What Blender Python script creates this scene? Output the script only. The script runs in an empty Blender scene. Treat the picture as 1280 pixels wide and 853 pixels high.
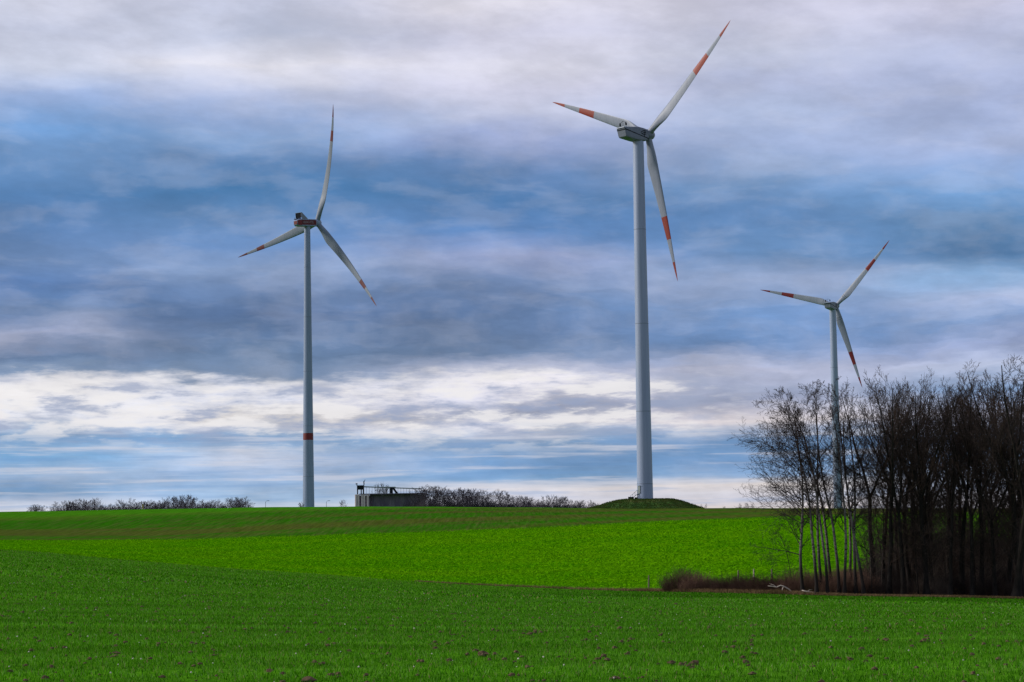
import bpy, math, random
import numpy as np
from mathutils import Vector, Matrix

sc = bpy.context.scene
col = sc.collection
R = math.radians

# ------------------------------------------------------------------ camera
F = 2489.0
PITCH = math.atan((648 - 426.5) / F)
ROLL = R(0.80)
EYE = np.array([0.0, 0.0, 1.7])
fwd = np.array([0, math.cos(PITCH), math.sin(PITCH)])
rt0 = np.array([1.0, 0, 0])
up0 = np.cross(rt0, fwd)
cr, sr = math.cos(ROLL), -math.sin(ROLL)
RT = cr * rt0 + sr * up0
UP = cr * up0 - sr * rt0

def ray(px, py):
    d = fwd + RT * (px - 640) / F + UP * (426.5 - py) / F
    return d / d[1]

cd = bpy.data.cameras.new('camera')
cam = bpy.data.objects.new('camera', cd)
col.objects.link(cam)
sc.camera = cam
cd.lens = 70
cd.sensor_width = 36
cd.clip_end = 30000
cd.clip_start = 0.1
m = Matrix(((RT[0], UP[0], -fwd[0], 0), (RT[1], UP[1], -fwd[1], 0), (RT[2], UP[2], -fwd[2], 1.7), (0, 0, 0, 1)))
cam.matrix_world = m

sc.view_settings.view_transform = 'Standard'
sc.view_settings.look = 'None'
sc.view_settings.exposure = 0

# ------------------------------------------------------------------ node helpers
def lin(c):
    out = []
    for v in c[:3]:
        v = v / 255.0
        out.append(v / 12.92 if v <= 0.04045 else ((v + 0.055) / 1.055) ** 2.4)
    return tuple(out) + (1.0,)

class NT:
    def __init__(s, tree):
        s.t = tree; s.n = tree.nodes; s.l = tree.links
    def _in(s, sock, v):
        if v is None: return
        if isinstance(v, bpy.types.NodeSocket): s.l.new(v, sock)
        elif isinstance(v, (tuple, list)) and sock.type == 'RGBA' and len(v) == 3: sock.default_value = tuple(v) + (1,)
        else: sock.default_value = v
    def math(s, op, a, b=None, c=None, clamp=False):
        n = s.n.new('ShaderNodeMath'); n.operation = op; n.use_clamp = clamp
        s._in(n.inputs[0], a); s._in(n.inputs[1], b); s._in(n.inputs[2], c)
        return n.outputs[0]
    def vmath(s, op, a, b=None, scale=None):
        n = s.n.new('ShaderNodeVectorMath'); n.operation = op
        s._in(n.inputs[0], a); s._in(n.inputs[1], b)
        if scale is not None: s._in(n.inputs['Scale'], scale)
        return n.outputs[0]
    def sep(s, v):
        n = s.n.new('ShaderNodeSeparateXYZ'); s._in(n.inputs[0], v); return n.outputs
    def comb(s, x, y, z=0.0):
        n = s.n.new('ShaderNodeCombineXYZ'); s._in(n.inputs[0], x); s._in(n.inputs[1], y); s._in(n.inputs[2], z); return n.outputs[0]
    def noise(s, v, scale, detail=4, rough=0.55, dist=0.0, out=0):
        n = s.n.new('ShaderNodeTexNoise'); s._in(n.inputs['Vector'], v)
        n.inputs['Scale'].default_value = scale; n.inputs['Detail'].default_value = detail
        n.inputs['Roughness'].default_value = rough; n.inputs['Distortion'].default_value = dist
        return n.outputs[out]
    def vor(s, v, scale, out='Distance', rnd=1.0):
        n = s.n.new('ShaderNodeTexVoronoi'); s._in(n.inputs['Vector'], v); n.inputs['Scale'].default_value = scale
        n.inputs['Randomness'].default_value = rnd
        return n.outputs[out]
    def map(s, v, a, b, c=0.0, d=1.0, smooth=True):
        n = s.n.new('ShaderNodeMapRange'); n.interpolation_type = 'SMOOTHSTEP' if smooth else 'LINEAR'
        s._in(n.inputs['Value'], v)
        for k, x in (('From Min', a), ('From Max', b), ('To Min', c), ('To Max', d)): s._in(n.inputs[k], x)
        return n.outputs[0]
    def mix(s, f, a, b, mode='MIX'):
        n = s.n.new('ShaderNodeMix'); n.data_type = 'RGBA'; n.blend_type = mode
        s._in(n.inputs[0], f); s._in(n.inputs[6], a); s._in(n.inputs[7], b)
        return n.outputs[2]
    def ramp(s, f, stops, interp='LINEAR'):
        n = s.n.new('ShaderNodeValToRGB'); cr_ = n.color_ramp; cr_.interpolation = interp
        s._in(n.inputs[0], f)
        e = cr_.elements
        e[0].position = stops[0][0]; e[0].color = stops[0][1]
        e[1].position = stops[-1][0]; e[1].color = stops[-1][1]
        for p, c in stops[1:-1]:
            x = e.new(p); x.color = c
        return n.outputs[0]

def new_mat(name, rough=0.8, spec=0.3):
    m_ = bpy.data.materials.new(name); m_.use_nodes = True
    t = NT(m_.node_tree)
    b = t.n['Principled BSDF']
    b.inputs['Roughness'].default_value = rough
    b.inputs['Specular IOR Level'].default_value = spec
    return m_, t, b

def setc(t, b, c): t._in(b.inputs['Base Color'], c)
def bump(t, b, h, strength=0.3, dist=0.05):
    n = t.n.new('ShaderNodeBump'); n.inputs['Strength'].default_value = strength; n.inputs['Distance'].default_value = dist
    t._in(n.inputs['Height'], h); t.l.new(n.outputs[0], b.inputs['Normal'])
def pos(t):
    return t.n.new('ShaderNodeNewGeometry').outputs['Position']
def objc(t):
    return t.n.new('ShaderNodeTexCoord').outputs['Object']

# ------------------------------------------------------------------ object helpers
def tag(o, label=None, cat=None, group=None, kind=None):
    if label: o['label'] = label
    if cat: o['category'] = cat
    if group: o['group'] = group
    if kind: o['kind'] = kind
    return o

def empty(name, loc=(0, 0, 0), rz=0.0):
    o = bpy.data.objects.new(name, None); col.objects.link(o)
    o.location = loc; o.rotation_euler = (0, 0, rz); o.empty_display_size = 0.5
    return o

def mesh_obj(name, verts, faces, mats, parent=None, mi=None, smooth=False, loc=None):
    me = bpy.data.meshes.new(name)
    me.from_pydata([tuple(v) for v in verts], [], faces)
    for x in (mats if isinstance(mats, (list, tuple)) else [mats]): me.materials.append(x)
    if mi is not None: me.polygons.foreach_set('material_index', mi)
    if smooth: me.polygons.foreach_set('use_smooth', [True] * len(me.polygons))
    me.update()
    o = bpy.data.objects.new(name, me); col.objects.link(o)
    if parent is not None: o.parent = parent
    if loc is not None: o.location = loc
    return o

def np_mesh(name, V, n, mats, mi=None):
    """V: (faces*n, 3) unshared vertices, n-gons"""
    nf = len(V) // n
    me = bpy.data.meshes.new(name)
    me.vertices.add(len(V)); me.vertices.foreach_set('co', V.astype(np.float32).ravel())
    me.loops.add(len(V)); me.loops.foreach_set('vertex_index', np.arange(len(V), dtype=np.int32))
    me.polygons.add(nf)
    me.polygons.foreach_set('loop_start', np.arange(0, len(V), n, dtype=np.int32))
    me.polygons.foreach_set('loop_total', np.full(nf, n, dtype=np.int32))
    for x in mats: me.materials.append(x)
    if mi is not None: me.polygons.foreach_set('material_index', mi.astype(np.int32))
    me.update(calc_edges=True); me.validate()
    o = bpy.data.objects.new(name, me); col.objects.link(o)
    return o

class MB:
    def __init__(s): s.v = []; s.f = []; s.m = []
    def box(s, c, size, rot=None, mi=0, taper=1.0):
        i = len(s.v); hx, hy, hz = size[0] / 2, size[1] / 2, size[2] / 2
        for z in (-1, 1):
            k = taper if z > 0 else 1
            for x, y in ((-1, -1), (1, -1), (1, 1), (-1, 1)):
                p = Vector((x * hx * k, y * hy * k, z * hz))
                if rot is not None: p = rot @ p
                s.v.append(tuple(p + Vector(c)))
        for q in ((3, 2, 1, 0), (4, 5, 6, 7), (0, 1, 5, 4), (1, 2, 6, 5), (2, 3, 7, 6), (3, 0, 4, 7)):
            s.f.append(tuple(i + a for a in q)); s.m.append(mi)
    def tube(s, pts, rad, n=6, mi=0, cap=True):
        pts = [Vector(p) for p in pts]; i0 = len(s.v); K = len(pts)
        for k, p in enumerate(pts):
            d = (pts[min(k + 1, K - 1)] - pts[max(k - 1, 0)]).normalized()
            ref = Vector((0, 0, 1)) if abs(d.z) < 0.8 else Vector((0, 1, 0))
            a = d.cross(ref).normalized(); b = d.cross(a)
            r = rad[k] if isinstance(rad, (list, tuple)) else rad
            for j in range(n):
                t_ = 2 * math.pi * j / n
                s.v.append(tuple(p + a * (r * math.cos(t_)) + b * (r * math.sin(t_))))
        for k in range(K - 1):
            for j in range(n):
                j2 = (j + 1) % n
                s.f.append((i0 + k * n + j, i0 + k * n + j2, i0 + (k + 1) * n + j2, i0 + (k + 1) * n + j)); s.m.append(mi)
        if cap:
            s.f.append(tuple(i0 + j for j in range(n))[::-1]); s.m.append(mi)
            s.f.append(tuple(i0 + (K - 1) * n + j for j in range(n))); s.m.append(mi)
    def loft(s, rings, mi=0, cap=True, mif=None):
        i0 = len(s.v); n = len(rings[0])
        for r in rings: s.v.extend(tuple(p) for p in r)
        for k in range(len(rings) - 1):
            for j in range(n):
                j2 = (j + 1) % n
                s.f.append((i0 + k * n + j, i0 + k * n + j2, i0 + (k + 1) * n + j2, i0 + (k + 1) * n + j))
                s.m.append(mif(k) if mif else mi)
        if cap:
            s.f.append(tuple(i0 + j for j in range(n))[::-1]); s.m.append(mif(0) if mif else mi)
            s.f.append(tuple(i0 + (len(rings) - 1) * n + j for j in range(n))); s.m.append(mif(len(rings) - 2) if mif else mi)
    def poly(s, pts, mi=0):
        i = len(s.v); s.v.extend(tuple(p) for p in pts); s.f.append(tuple(range(i, i + len(pts)))); s.m.append(mi)
    def build(s, name, mats, parent=None, smooth=False, loc=None, bevel=0, autosmooth=None):
        o = mesh_obj(name, s.v, s.f, mats, parent, s.m, smooth, loc)
        if bevel:
            b = o.modifiers.new('bevel', 'BEVEL'); b.width = bevel; b.segments = 2; b.limit_method = 'ANGLE'
        if autosmooth:
            o.data.set_sharp_from_angle(angle=R(autosmooth))
        return o

# ------------------------------------------------------------------ terrain
def interp(xs, ys, x):
    """smooth (Catmull-Rom style) interpolation, clamped"""
    xs = np.asarray(xs, float); ys = np.asarray(ys, float); x = np.clip(x, xs[0], xs[-1])
    mm = np.gradient(ys, xs)
    sl = np.diff(ys) / np.diff(xs)
    for i in range(len(ys)):           # monotone limiter
        if 0 < i < len(ys) - 1 and sl[i - 1] * sl[i] <= 0: mm[i] = 0
    i = np.clip(np.searchsorted(xs, x) - 1, 0, len(xs) - 2)
    h = xs[i + 1] - xs[i]; t = (x - xs[i]) / h
    return ((2*t**3 - 3*t**2 + 1) * ys[i] + (t**3 - 2*t**2 + t) * h * mm[i] + (-2*t**3 + 3*t**2) * ys[i+1] + (t**3 - t**2) * h * mm[i+1])

def curve(pts):
    u = []; d = []; z = []
    for px, py, dd in pts:
        r = ray(px, py); u.append(r[0]); d.append(dd); z.append(1.7 + r[2] * dd)
    return np.array(u), np.array(d), np.array(z)

B1 = curve([(-400, 683, 330), (0, 687, 300), (200, 703.5, 270), (400, 718, 250), (640, 734, 225), (800, 739.5, 205), (960, 742, 190), (1040, 744.5, 186), (1280, 749, 182), (1700, 754, 180)])
B2 = curve([(-400, 677, 430), (0, 676.3, 430), (220, 675.2, 420), (320, 672.3, 410), (640, 661.5, 385), (950, 648, 370), (1100, 644, 362), (1280, 642, 360), (1700, 640, 360)])
B3 = curve([(-400, 646, 620), (0, 640.2, 620), (180, 637, 612), (386, 633.8, 600), (600, 634.2, 580), (805, 636, 560), (950, 635.5, 558), (1100, 636.5, 560), (1280, 637, 560), (1700, 636, 560)])
UU = np.linspace(-0.45, 0.45, 181)
D1 = interp(B1[0], B1[1], UU); Z1 = interp(B1[0], B1[2], UU)
D2 = interp(B2[0], B2[1], UU); Z2 = interp(B2[0], B2[2], UU)
D3 = interp(B3[0], B3[1], UU); Z3 = interp(B3[0], B3[2], UU)
Z60 = np.interp(UU, [-.26, 0, .26], [-.55, -1.15, -1.55])
Z120 = np.interp(UU, [-.26, 0, .26], [-1.15, -3.0, -3.9])
cols = []
for i, u in enumerate(UU):
    xs = [-80, 0, 20, 60, 120, D1[i], D2[i], D3[i], D3[i] + 110, 900, 1200, 1600, 9000]
    zs = [0, 0, 0.02, Z60[i], Z120[i], Z1[i], Z2[i], Z3[i], Z3[i] - 1.6, 0.2, -3, -8, -8]
    cols.append((xs, zs))
DG = np.concatenate([np.arange(-80, 700, 2.0), np.arange(700, 1700, 20.0), [9000.0]])
HT = np.array([interp(xs, zs, DG) for xs, zs in cols])   # (u, d)
# smooth across columns
for _ in range(6): HT[1:-1] = (HT[:-2] + 2 * HT[1:-1] + HT[2:]) / 4

def gz(x, y):
    x = np.asarray(x, float); y = np.asarray(y, float)
    u = np.clip(x / np.maximum(y, 40), UU[0], UU[-1])
    fi = (u - UU[0]) / (UU[1] - UU[0]); i = np.clip(fi.astype(int), 0, len(UU) - 2); fi = fi - i
    j = np.clip(np.searchsorted(DG, y) - 1, 0, len(DG) - 2); fj = np.clip((y - DG[j]) / (DG[j + 1] - DG[j]), 0, 1)
    z = (HT[i, j] * (1 - fi) * (1 - fj) + HT[i + 1, j] * fi * (1 - fj) + HT[i, j + 1] * (1 - fi) * fj + HT[i + 1, j + 1] * fi * fj)
    z = z + 0.05 * np.sin(x * 0.21 + y * 0.05) * np.sin(y * 0.13) * np.clip(y / 60, 0, 1)
    return z

def d1(u): return np.interp(u, UU, D1)
def d2(u): return np.interp(u, UU, D2)

def at(px, d, py=640):
    """point on the ground along a given direction at depth d"""
    r = ray(px, py); x = r[0] * d
    return np.array([x, d, float(gz(x, d))])

def ground(px, py):
    """point on the near ground where the view line meets it"""
    r = ray(px, py)
    for d in np.arange(15, 700, 0.5):
        if 1.7 + r[2] * d <= gz(r[0] * d, d): return np.array([r[0] * d, d, float(gz(r[0] * d, d))])
    return at(px, 600, py)

# --- ground materials
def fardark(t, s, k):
    # deeper, darker green over the far strip along the wood
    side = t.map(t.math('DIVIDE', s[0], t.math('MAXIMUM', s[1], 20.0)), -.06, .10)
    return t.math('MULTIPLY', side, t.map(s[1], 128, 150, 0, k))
def drill(t, p):
    # faint sowing passes across the field
    s = t.sep(p)
    return t.noise(t.comb(t.math('MULTIPLY', s[0], .012), t.math('ADD', t.math('MULTIPLY', s[1], .42), t.math('MULTIPLY', s[0], .03))), 1.0, 4, .6)
def mat_near():
    m_, t, b = new_mat('young_wheat_ground', 0.9, 0.0)
    p = pos(t); s = t.sep(p)
    big = t.noise(t.vmath('MULTIPLY', p, (0.02, 0.05, 0.0)), 1.0, 4)
    mid = t.noise(t.vmath('MULTIPLY', p, (0.8, 0.25, 0.0)), 1.0, 5, 0.65)
    fine = t.noise(t.vmath('MULTIPLY', p, (6, 2.2, 1)), 1.0, 4, 0.7)
    c = t.mix(t.map(fine, .3, .7), (0.035, 0.15, 0.003), (0.09, 0.28, 0.010))
    c = t.mix(t.math('MULTIPLY', t.map(mid, .5, .75), .45), c, (0.11, 0.17, 0.04))
    c = t.mix(t.map(big, .35, .65, 0, .5), c, (0.085, 0.21, 0.014))
    c = t.mix(t.map(drill(t, p), .42, .6, .4, 0), c, (0.03, 0.11, 0.004))
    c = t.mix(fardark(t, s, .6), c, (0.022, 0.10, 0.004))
    soil = t.map(t.noise(p, 1.6, 5, .7), .58, .72)
    near = t.map(s[1], 70, 160, 1, 0)
    c = t.mix(t.math('MULTIPLY', t.math('MULTIPLY', soil, near), .7), c, (0.05, 0.04, 0.018))
    setc(t, b, c); bump(t, b, fine, 0.6, 0.06)
    return m_

def mat_bright():
    m_, t, b = new_mat('catch_crop_ground', 0.9, 0.0)
    p = pos(t)
    fine = t.noise(t.vmath('MULTIPLY', p, (1.3, .55, .5)), 1.0, 4, 0.7)
    big = t.noise(t.vmath('MULTIPLY', p, (.03, .05, .1)), 1.0, 3)
    c = t.mix(t.map(fine, .35, .7), (0.04, 0.16, 0.0), (0.12, 0.34, 0.001))
    c = t.mix(t.map(big, .4, .65, 0, .4), c, (0.14, 0.32, 0.002))
    s = t.sep(p); u_ = t.math('DIVIDE', s[0], t.math('MAXIMUM', s[1], 20.0))
    edge_ = t.math('ADD', u_, t.math('MULTIPLY', t.math('SUBTRACT', t.noise(p, .12, 4), .5), .05))
    wf = t.math('MULTIPLY', t.map(edge_, .145, .17), t.map(t.math('ADD', s[1], t.math('MULTIPLY', t.noise(p, .1, 3), 20.0)), 238, 254, 1, 0))
    c = t.mix(wf, c, t.mix(fine, (0.03, 0.02, 0.012), (0.10, 0.065, 0.04)))
    setc(t, b, c); bump(t, b, fine, 0.8, 0.25)
    return m_

def mat_upper():
    m_, t, b = new_mat('thin_winter_crop_ground', 0.95, 0.0)
    p = pos(t); s = t.sep(p)
    # drill rows and wheel tracks run across the slope
    lanes = t.noise(t.comb(t.math('MULTIPLY', s[0], .006), t.math('ADD', t.math('MULTIPLY', s[1], .035), t.math('MULTIPLY', s[0], .004))), 1.0, 5, .6)
    fine = t.noise(t.vmath('MULTIPLY', p, (1.1, .05, .3)), 1.0, 5, 0.7)
    c = t.mix(t.map(lanes, .40, .58), (0.024, 0.125, 0.003), (0.062, 0.090, 0.012))
    c = t.mix(t.map(fine, .4, .72, 0, .6), c, (0.085, 0.085, 0.028))
    top = t.map(s[1], 520, 560)
    c = t.mix(t.math('MULTIPLY', top, .8), c, (0.05, 0.20, 0.006))
    sp = t.noise(t.vmath('MULTIPLY', p, (1.3, .05, 0)), 1.0, 6, .75)
    c = t.vmath('SCALE', c, scale=t.map(sp, .35, .65, .76, 1.24))
    setc(t, b, c); bump(t, b, fine, 0.5, 0.2)
    return m_

M_NEAR, M_BRIGHT, M_UPPER = mat_near(), mat_bright(), mat_upper()

def grid_obj(name, P, Q, rows, mat, power=1.0):
    """P(c) -> Q(c) lofted by rows; all points set on the height function"""
    n = len(P); V = []
    for k in range(rows + 1):
        t_ = (k / rows) ** power
        XY = P * (1 - t_) + Q * t_
        z = gz(XY[:, 0], XY[:, 1])
        V.extend(np.column_stack([XY, z]).tolist())
    Fc = [(k * n + j, k * n + j + 1, (k + 1) * n + j + 1, (k + 1) * n + j) for k in range(rows) for j in range(n - 1)]
    return mesh_obj(name, V, Fc, mat, smooth=True)

C = UU
L0 = np.column_stack([C / .45 * 130, np.full(len(C), -70.)])
L1 = np.column_stack([C * D1, D1]); L2 = np.column_stack([C * D2, D2])
DE = np.full(len(C), 1250.)
L3 = np.column_stack([C * DE, DE])
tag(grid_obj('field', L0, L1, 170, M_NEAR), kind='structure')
g2 = tag(grid_obj('meadow', L1, L2, 80, M_BRIGHT), kind='structure'); g2.name = 'crop_field'
tag(grid_obj('hill', L2, L3, 180, M_UPPER), kind='structure')
# the plain beyond, out to the horizon
m_, t, b = new_mat('far_plain', 0.95, 0.05)
setc(t, b, t.mix(t.noise(t.vmath('MULTIPLY', pos(t), (.002, .004, 0)), 1.0, 4), (0.05, 0.1, 0.03), (0.09, 0.09, 0.05)))
mb = MB(); mb.poly([(-12000, -3000, -9.5), (12000, -3000, -9.5), (12000, 16000, -9.5), (-12000, 16000, -9.5)])
tag(mb.build('ground', m_), kind='structure')

rng = np.random.default_rng(7)
random.seed(11)

# --- young wheat: single blades, thinner with distance
def blade_mat(name, ca, cb, cc, scale=(.05, .1, 0), far=None):
    m_, t, b = new_mat(name, 0.9, 0.0)
    p = pos(t)
    c = t.mix(t.map(t.noise(p, 9.0, 3, .7), .3, .7), ca, cb)
    c = t.mix(t.map(t.noise(t.vmath('MULTIPLY', p, scale), 1.0, 4), .4, .65, 0, .55), c, cc)
    if far is not None: c = t.mix(t.map(drill(t, p), .40, .6, .45, 0), c, (0.025, 0.10, 0.003))
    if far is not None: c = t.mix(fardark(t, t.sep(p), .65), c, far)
    setc(t, b, c)
    # light passing through thin leaves
    tr = t.n.new('ShaderNodeBsdfTranslucent'); t._in(tr.inputs[0], c)
    ms = t.n.new('ShaderNodeMixShader'); ms.inputs[0].default_value = .3
    out = t.n['Material Output']
    t.l.new(b.outputs[0], ms.inputs[1]); t.l.new(tr.outputs[0], ms.inputs[2]); t.l.new(ms.outputs[0], out.inputs[0])
    return m_
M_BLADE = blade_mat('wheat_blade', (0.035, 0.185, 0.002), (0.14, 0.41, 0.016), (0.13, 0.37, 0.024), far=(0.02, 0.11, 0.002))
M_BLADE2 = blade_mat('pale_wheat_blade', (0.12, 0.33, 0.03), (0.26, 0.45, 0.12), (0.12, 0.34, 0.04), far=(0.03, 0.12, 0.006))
M_BLADE3 = blade_mat('dark_wheat_blade', (0.014, 0.085, 0.001), (0.045, 0.18, 0.005), (0.04, 0.16, 0.007), far=(0.012, 0.07, 0.002))  # darkest of the wheat greens, dealt to blades at random
M_STRAW = blade_mat('straw_blade', (0.20, 0.16, 0.075), (0.32, 0.26, 0.14), (0.16, 0.14, 0.05))

def blades(y0, y1, dens, h, w, umax=.34):
    area = umax * (y1 ** 2 - y0 ** 2); n = int(area * dens)
    y = np.sqrt(rng.uniform(y0 ** 2, y1 ** 2, n)); x = rng.uniform(-umax, umax, n) * y
    keep = y < d1(x / y) - .3
    # thin patches
    pn = np.sin(x * 1.7 + np.sin(y * .9) * 2) * np.sin(y * 1.3 + np.sin(x * .7) * 2)
    keep &= rng.uniform(size=n) < .9 - .45 * (pn > .7) - .25 * (np.sin(x * 4.1 + np.sin(y * 2.9)) * np.sin(y * 2.3) > .6)
    return x[keep], y[keep], h, w
parts = []
for args in ((14, 34, 620, .050, .0065), (34, 62, 240, .062, .011), (62, 110, 60, .085, .022), (110, 300, 9, .13, .06)):
    x, y, h, w = blades(*args); n = len(x); z = gz(x, y)
    a = rng.uniform(0, 2 * math.pi, n); hh = h * rng.uniform(.45, 1.15, n); ww = w * rng.uniform(.6, 1.3, n)
    le = rng.uniform(.1, .9, n) * hh; la = rng.uniform(0, 2 * math.pi, n)
    bx, by = np.cos(a) * ww, np.sin(a) * ww
    tri = np.empty((n, 3, 3))
    tri[:, 0] = np.column_stack([x - bx, y - by, z - .01]); tri[:, 1] = np.column_stack([x + bx, y + by, z - .01])
    tri[:, 2] = np.column_stack([x + np.cos(la) * le, y + np.sin(la) * le, z + hh])
    parts.append(tri.reshape(-1, 3))
V = np.concatenate(parts); nf = len(V) // 3
r_ = rng.uniform(size=nf); mi = np.where(r_ < .55, 0, np.where(r_ < .84, 3, np.where(r_ < .965, 1, 2)))
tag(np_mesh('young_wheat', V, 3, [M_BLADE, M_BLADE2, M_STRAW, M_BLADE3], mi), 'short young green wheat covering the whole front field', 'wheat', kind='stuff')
print('wheat', nf)

# --- soil clods and stones lying in the wheat
def blob_field(name, items, mats, label, cat):
    V = []; Fc = []; MI = []
    for (x, y, z, sx, sy, sz, k) in items:
        i0 = len(V); nn = 6
        V.append((x, y, z + sz))
        for lv, (rr, hh) in enumerate(((.6, .75), (1.0, .2), (.9, -.3))):
            for j in range(nn):
                a = 2 * math.pi * j / nn + lv * .4; q = rng.uniform(.5, 1.5)
                V.append((x + math.cos(a) * sx * rr * q, y + math.sin(a) * sy * rr * q, z + sz * hh * rng.uniform(.7, 1.2)))
        for j in range(nn):
            j2 = (j + 1) % nn
            Fc.append((i0, i0 + 1 + j, i0 + 1 + j2)); MI.append(k)
            for lv in (0, 1):
                o = i0 + 1 + lv * nn; Fc.append((o + j, o + nn + j, o + nn + j2, o + j2)); MI.append(k)
    o = mesh_obj(name, V, Fc, mats, mi=MI, smooth=False)
    return tag(o, label, cat, kind='stuff')
m_clod, t, b = new_mat('soil_clod', 0.95, 0.1)
setc(t, b, t.mix(t.noise(pos(t), 18, 4), (0.05, 0.032, 0.02), (0.19, 0.13, 0.085)))
m_stone, t, b = new_mat('pale_stone', 0.8, 0.2)
setc(t, b, t.mix(t.noise(pos(t), 25, 3), (0.45, 0.42, 0.38), (0.7, 0.66, 0.6)))
items = []
for _ in range(1500):
    y = 16 + 110 * rng.uniform() ** 1.5; x = rng.uniform(-.33, .33) * y
    s_ = rng.uniform(.008, .021) * (1.0 + (rng.uniform() < .03) * .9) * (1 + y / 130)
    items.append((x, y, float(gz(x, y)) + .02, s_ * 1.7, s_, s_ * 1.3, 0))
    if rng.uniform() < .22:          # clods lie in small groups
        for q in range(3):
            items.append((x + rng.normal() * .12, y + rng.normal() * .12, float(gz(x, y)) + .02, s_ * .8, s_ * .7, s_ * .8, 0))
blob_field('soil_clods', items, [m_clod], 'brown soil clods scattered between the wheat of the front field', 'soil clods')
items = []
for _ in range(420):
    y = 16 + 120 * rng.uniform() ** 1.3; x = rng.uniform(-.33, .33) * y
    s_ = rng.uniform(.003, .0075) * (1 + y / 70)
    items.append((x, y, float(gz(x, y)) + .045, s_ * 1.2, s_, s_ * 1.5, 0))
blob_field('field_stones', items, [m_stone], 'tiny pale stones strewn over the front field', 'stones')

# --- leafy catch crop on the bright field
n = 260000
u = rng.uniform(-.30, .33, n); a_, b_ = d1(u), d2(u); y = a_ + (b_ - a_) * rng.uniform(size=n) ** .9; y += .6; x = u * y
z = gz(x, y); sz = rng.uniform(.07, .22, n)
keep = rng.uniform(size=n) < .55 + .45 * (np.sin(x * .9 + 3 * np.sin(y * .23)) * np.sin(y * .55 + 2 * np.sin(x * .31)) > -.25)
keep |= y < a_ + 6
keep &= ~((u > .150 + .012 * np.sin(y * .4)) & (y < 246 + 6 * np.sin(x * .3)))
x, y, z, sz = x[keep], y[keep], z[keep], sz[keep]; n = len(x)
aa = rng.uniform(0, 2 * math.pi, n); tl = rng.uniform(-.75, .75, n); tl2 = rng.uniform(-.5, .5, n); hh = rng.uniform(.03, .26, n)
Q = np.empty((n, 4, 3))
ax = np.column_stack([np.cos(aa), np.sin(aa), tl]) * sz[:, None]; bx_ = np.column_stack([-np.sin(aa), np.cos(aa), tl2]) * sz[:, None] * .7
cen = np.column_stack([x, y, z + hh])
Q[:, 0] = cen - ax; Q[:, 1] = cen - bx_; Q[:, 2] = cen + ax; Q[:, 3] = cen + bx_
M_LEAF = blade_mat('catch_crop_leaf', (0.052, 0.235, 0.001), (0.13, 0.40, 0.002), (0.155, 0.37, 0.003), (.03, .06, 0))
tag(np_mesh('leafy_crop', Q.reshape(-1, 3), 4, [M_LEAF]), 'bright green leafy crop filling the sloping middle field', 'leafy crop', kind='stuff')

# --- dry grass margin between the fields
n = 26000
u = np.interp(rng.uniform(size=n), [0, .12, 1], [-.05, .06, .32]); dd = d1(u); wd = np.interp(u, [-.05, .05, .10, .3], [.5, 1.2, 1.5, .5])
y = dd + rng.uniform(-.35, 1, n) * wd; x = u * y; z = gz(x, y)
hh = rng.uniform(.1, .5, n) * np.interp(u, [-.05, .05, .13, .17], [.5, .8, 1.0, .5]); a = rng.uniform(0, 2 * math.pi, n); la = rng.uniform(0, 2 * math.pi, n); ww = rng.uniform(.015, .05, n)
tri = np.empty((n, 3, 3))
tri[:, 0] = np.column_stack([x - np.cos(a) * ww, y - np.sin(a) * ww, z]); tri[:, 1] = np.column_stack([x + np.cos(a) * ww, y + np.sin(a) * ww, z])
tri[:, 2] = np.column_stack([x + np.cos(la) * hh * .7, y + np.sin(la) * hh * .7, z + hh])
M_DRY = blade_mat('dry_grass_blade', (0.13, 0.085, 0.045), (0.30, 0.21, 0.12), (0.09, 0.07, 0.03), (.3, .3, 0))
tag(np_mesh('dry_grass', tri.reshape(-1, 3), 3, [M_DRY]), 'strip of dry tan grass along the foot of the wood and shrubs', 'dry grass', kind='stuff')

# ------------------------------------------------------------------ materials for built things
def paint(name, c, c2, rough=.45, streak=True):
    m_, t, b = new_mat(name, rough, .4)
    p = pos(t)
    a = t.noise(t.vmath('MULTIPLY', p, (.25, .25, .06)), 1.0, 3, .5)
    k = t.mix(t.map(a, .35, .7), c, c2)
    g = t.noise(t.vmath('MULTIPLY', p, (1.6, 1.6, .05)), 1.0, 4, .6)
    k = t.vmath('SCALE', k, scale=t.map(g, .35, .7, 1.04, .90))
    setc(t, b, k); return m_
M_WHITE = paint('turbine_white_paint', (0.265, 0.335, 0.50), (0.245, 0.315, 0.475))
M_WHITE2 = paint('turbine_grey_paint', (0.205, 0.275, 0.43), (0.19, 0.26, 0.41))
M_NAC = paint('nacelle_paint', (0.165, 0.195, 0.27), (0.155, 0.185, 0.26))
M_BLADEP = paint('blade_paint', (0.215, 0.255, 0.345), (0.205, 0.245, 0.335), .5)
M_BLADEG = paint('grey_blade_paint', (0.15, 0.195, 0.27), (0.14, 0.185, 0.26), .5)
M_REDL = paint('dark_red_stripe', (0.10, 0.005, 0.010), (0.085, 0.004, 0.009), .6)
M_ORANGE = paint('blade_orange_red', (0.25, 0.022, 0.011), (0.22, 0.019, 0.010), .5)
M_RED = paint('blade_red', (0.15, 0.006, 0.011), (0.135, 0.006, 0.010), .5)
M_DKRED = paint('nacelle_red', (0.11, 0.005, 0.010), (0.09, 0.004, 0.009), .7)
M_DARK = paint('dark_metal', (0.010, 0.014, 0.020), (0.014, 0.018, 0.024), .9)
M_DARK.node_tree.nodes['Principled BSDF'].inputs['Specular IOR Level'].default_value = .08
M_STEEL = paint('galvanised_steel', (0.22, 0.27, 0.28), (0.15, 0.19, 0.2), .5)
M_LETTER = paint('white_lettering', (0.24, 0.19, 0.23), (0.22, 0.17, 0.21), .7)
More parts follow.
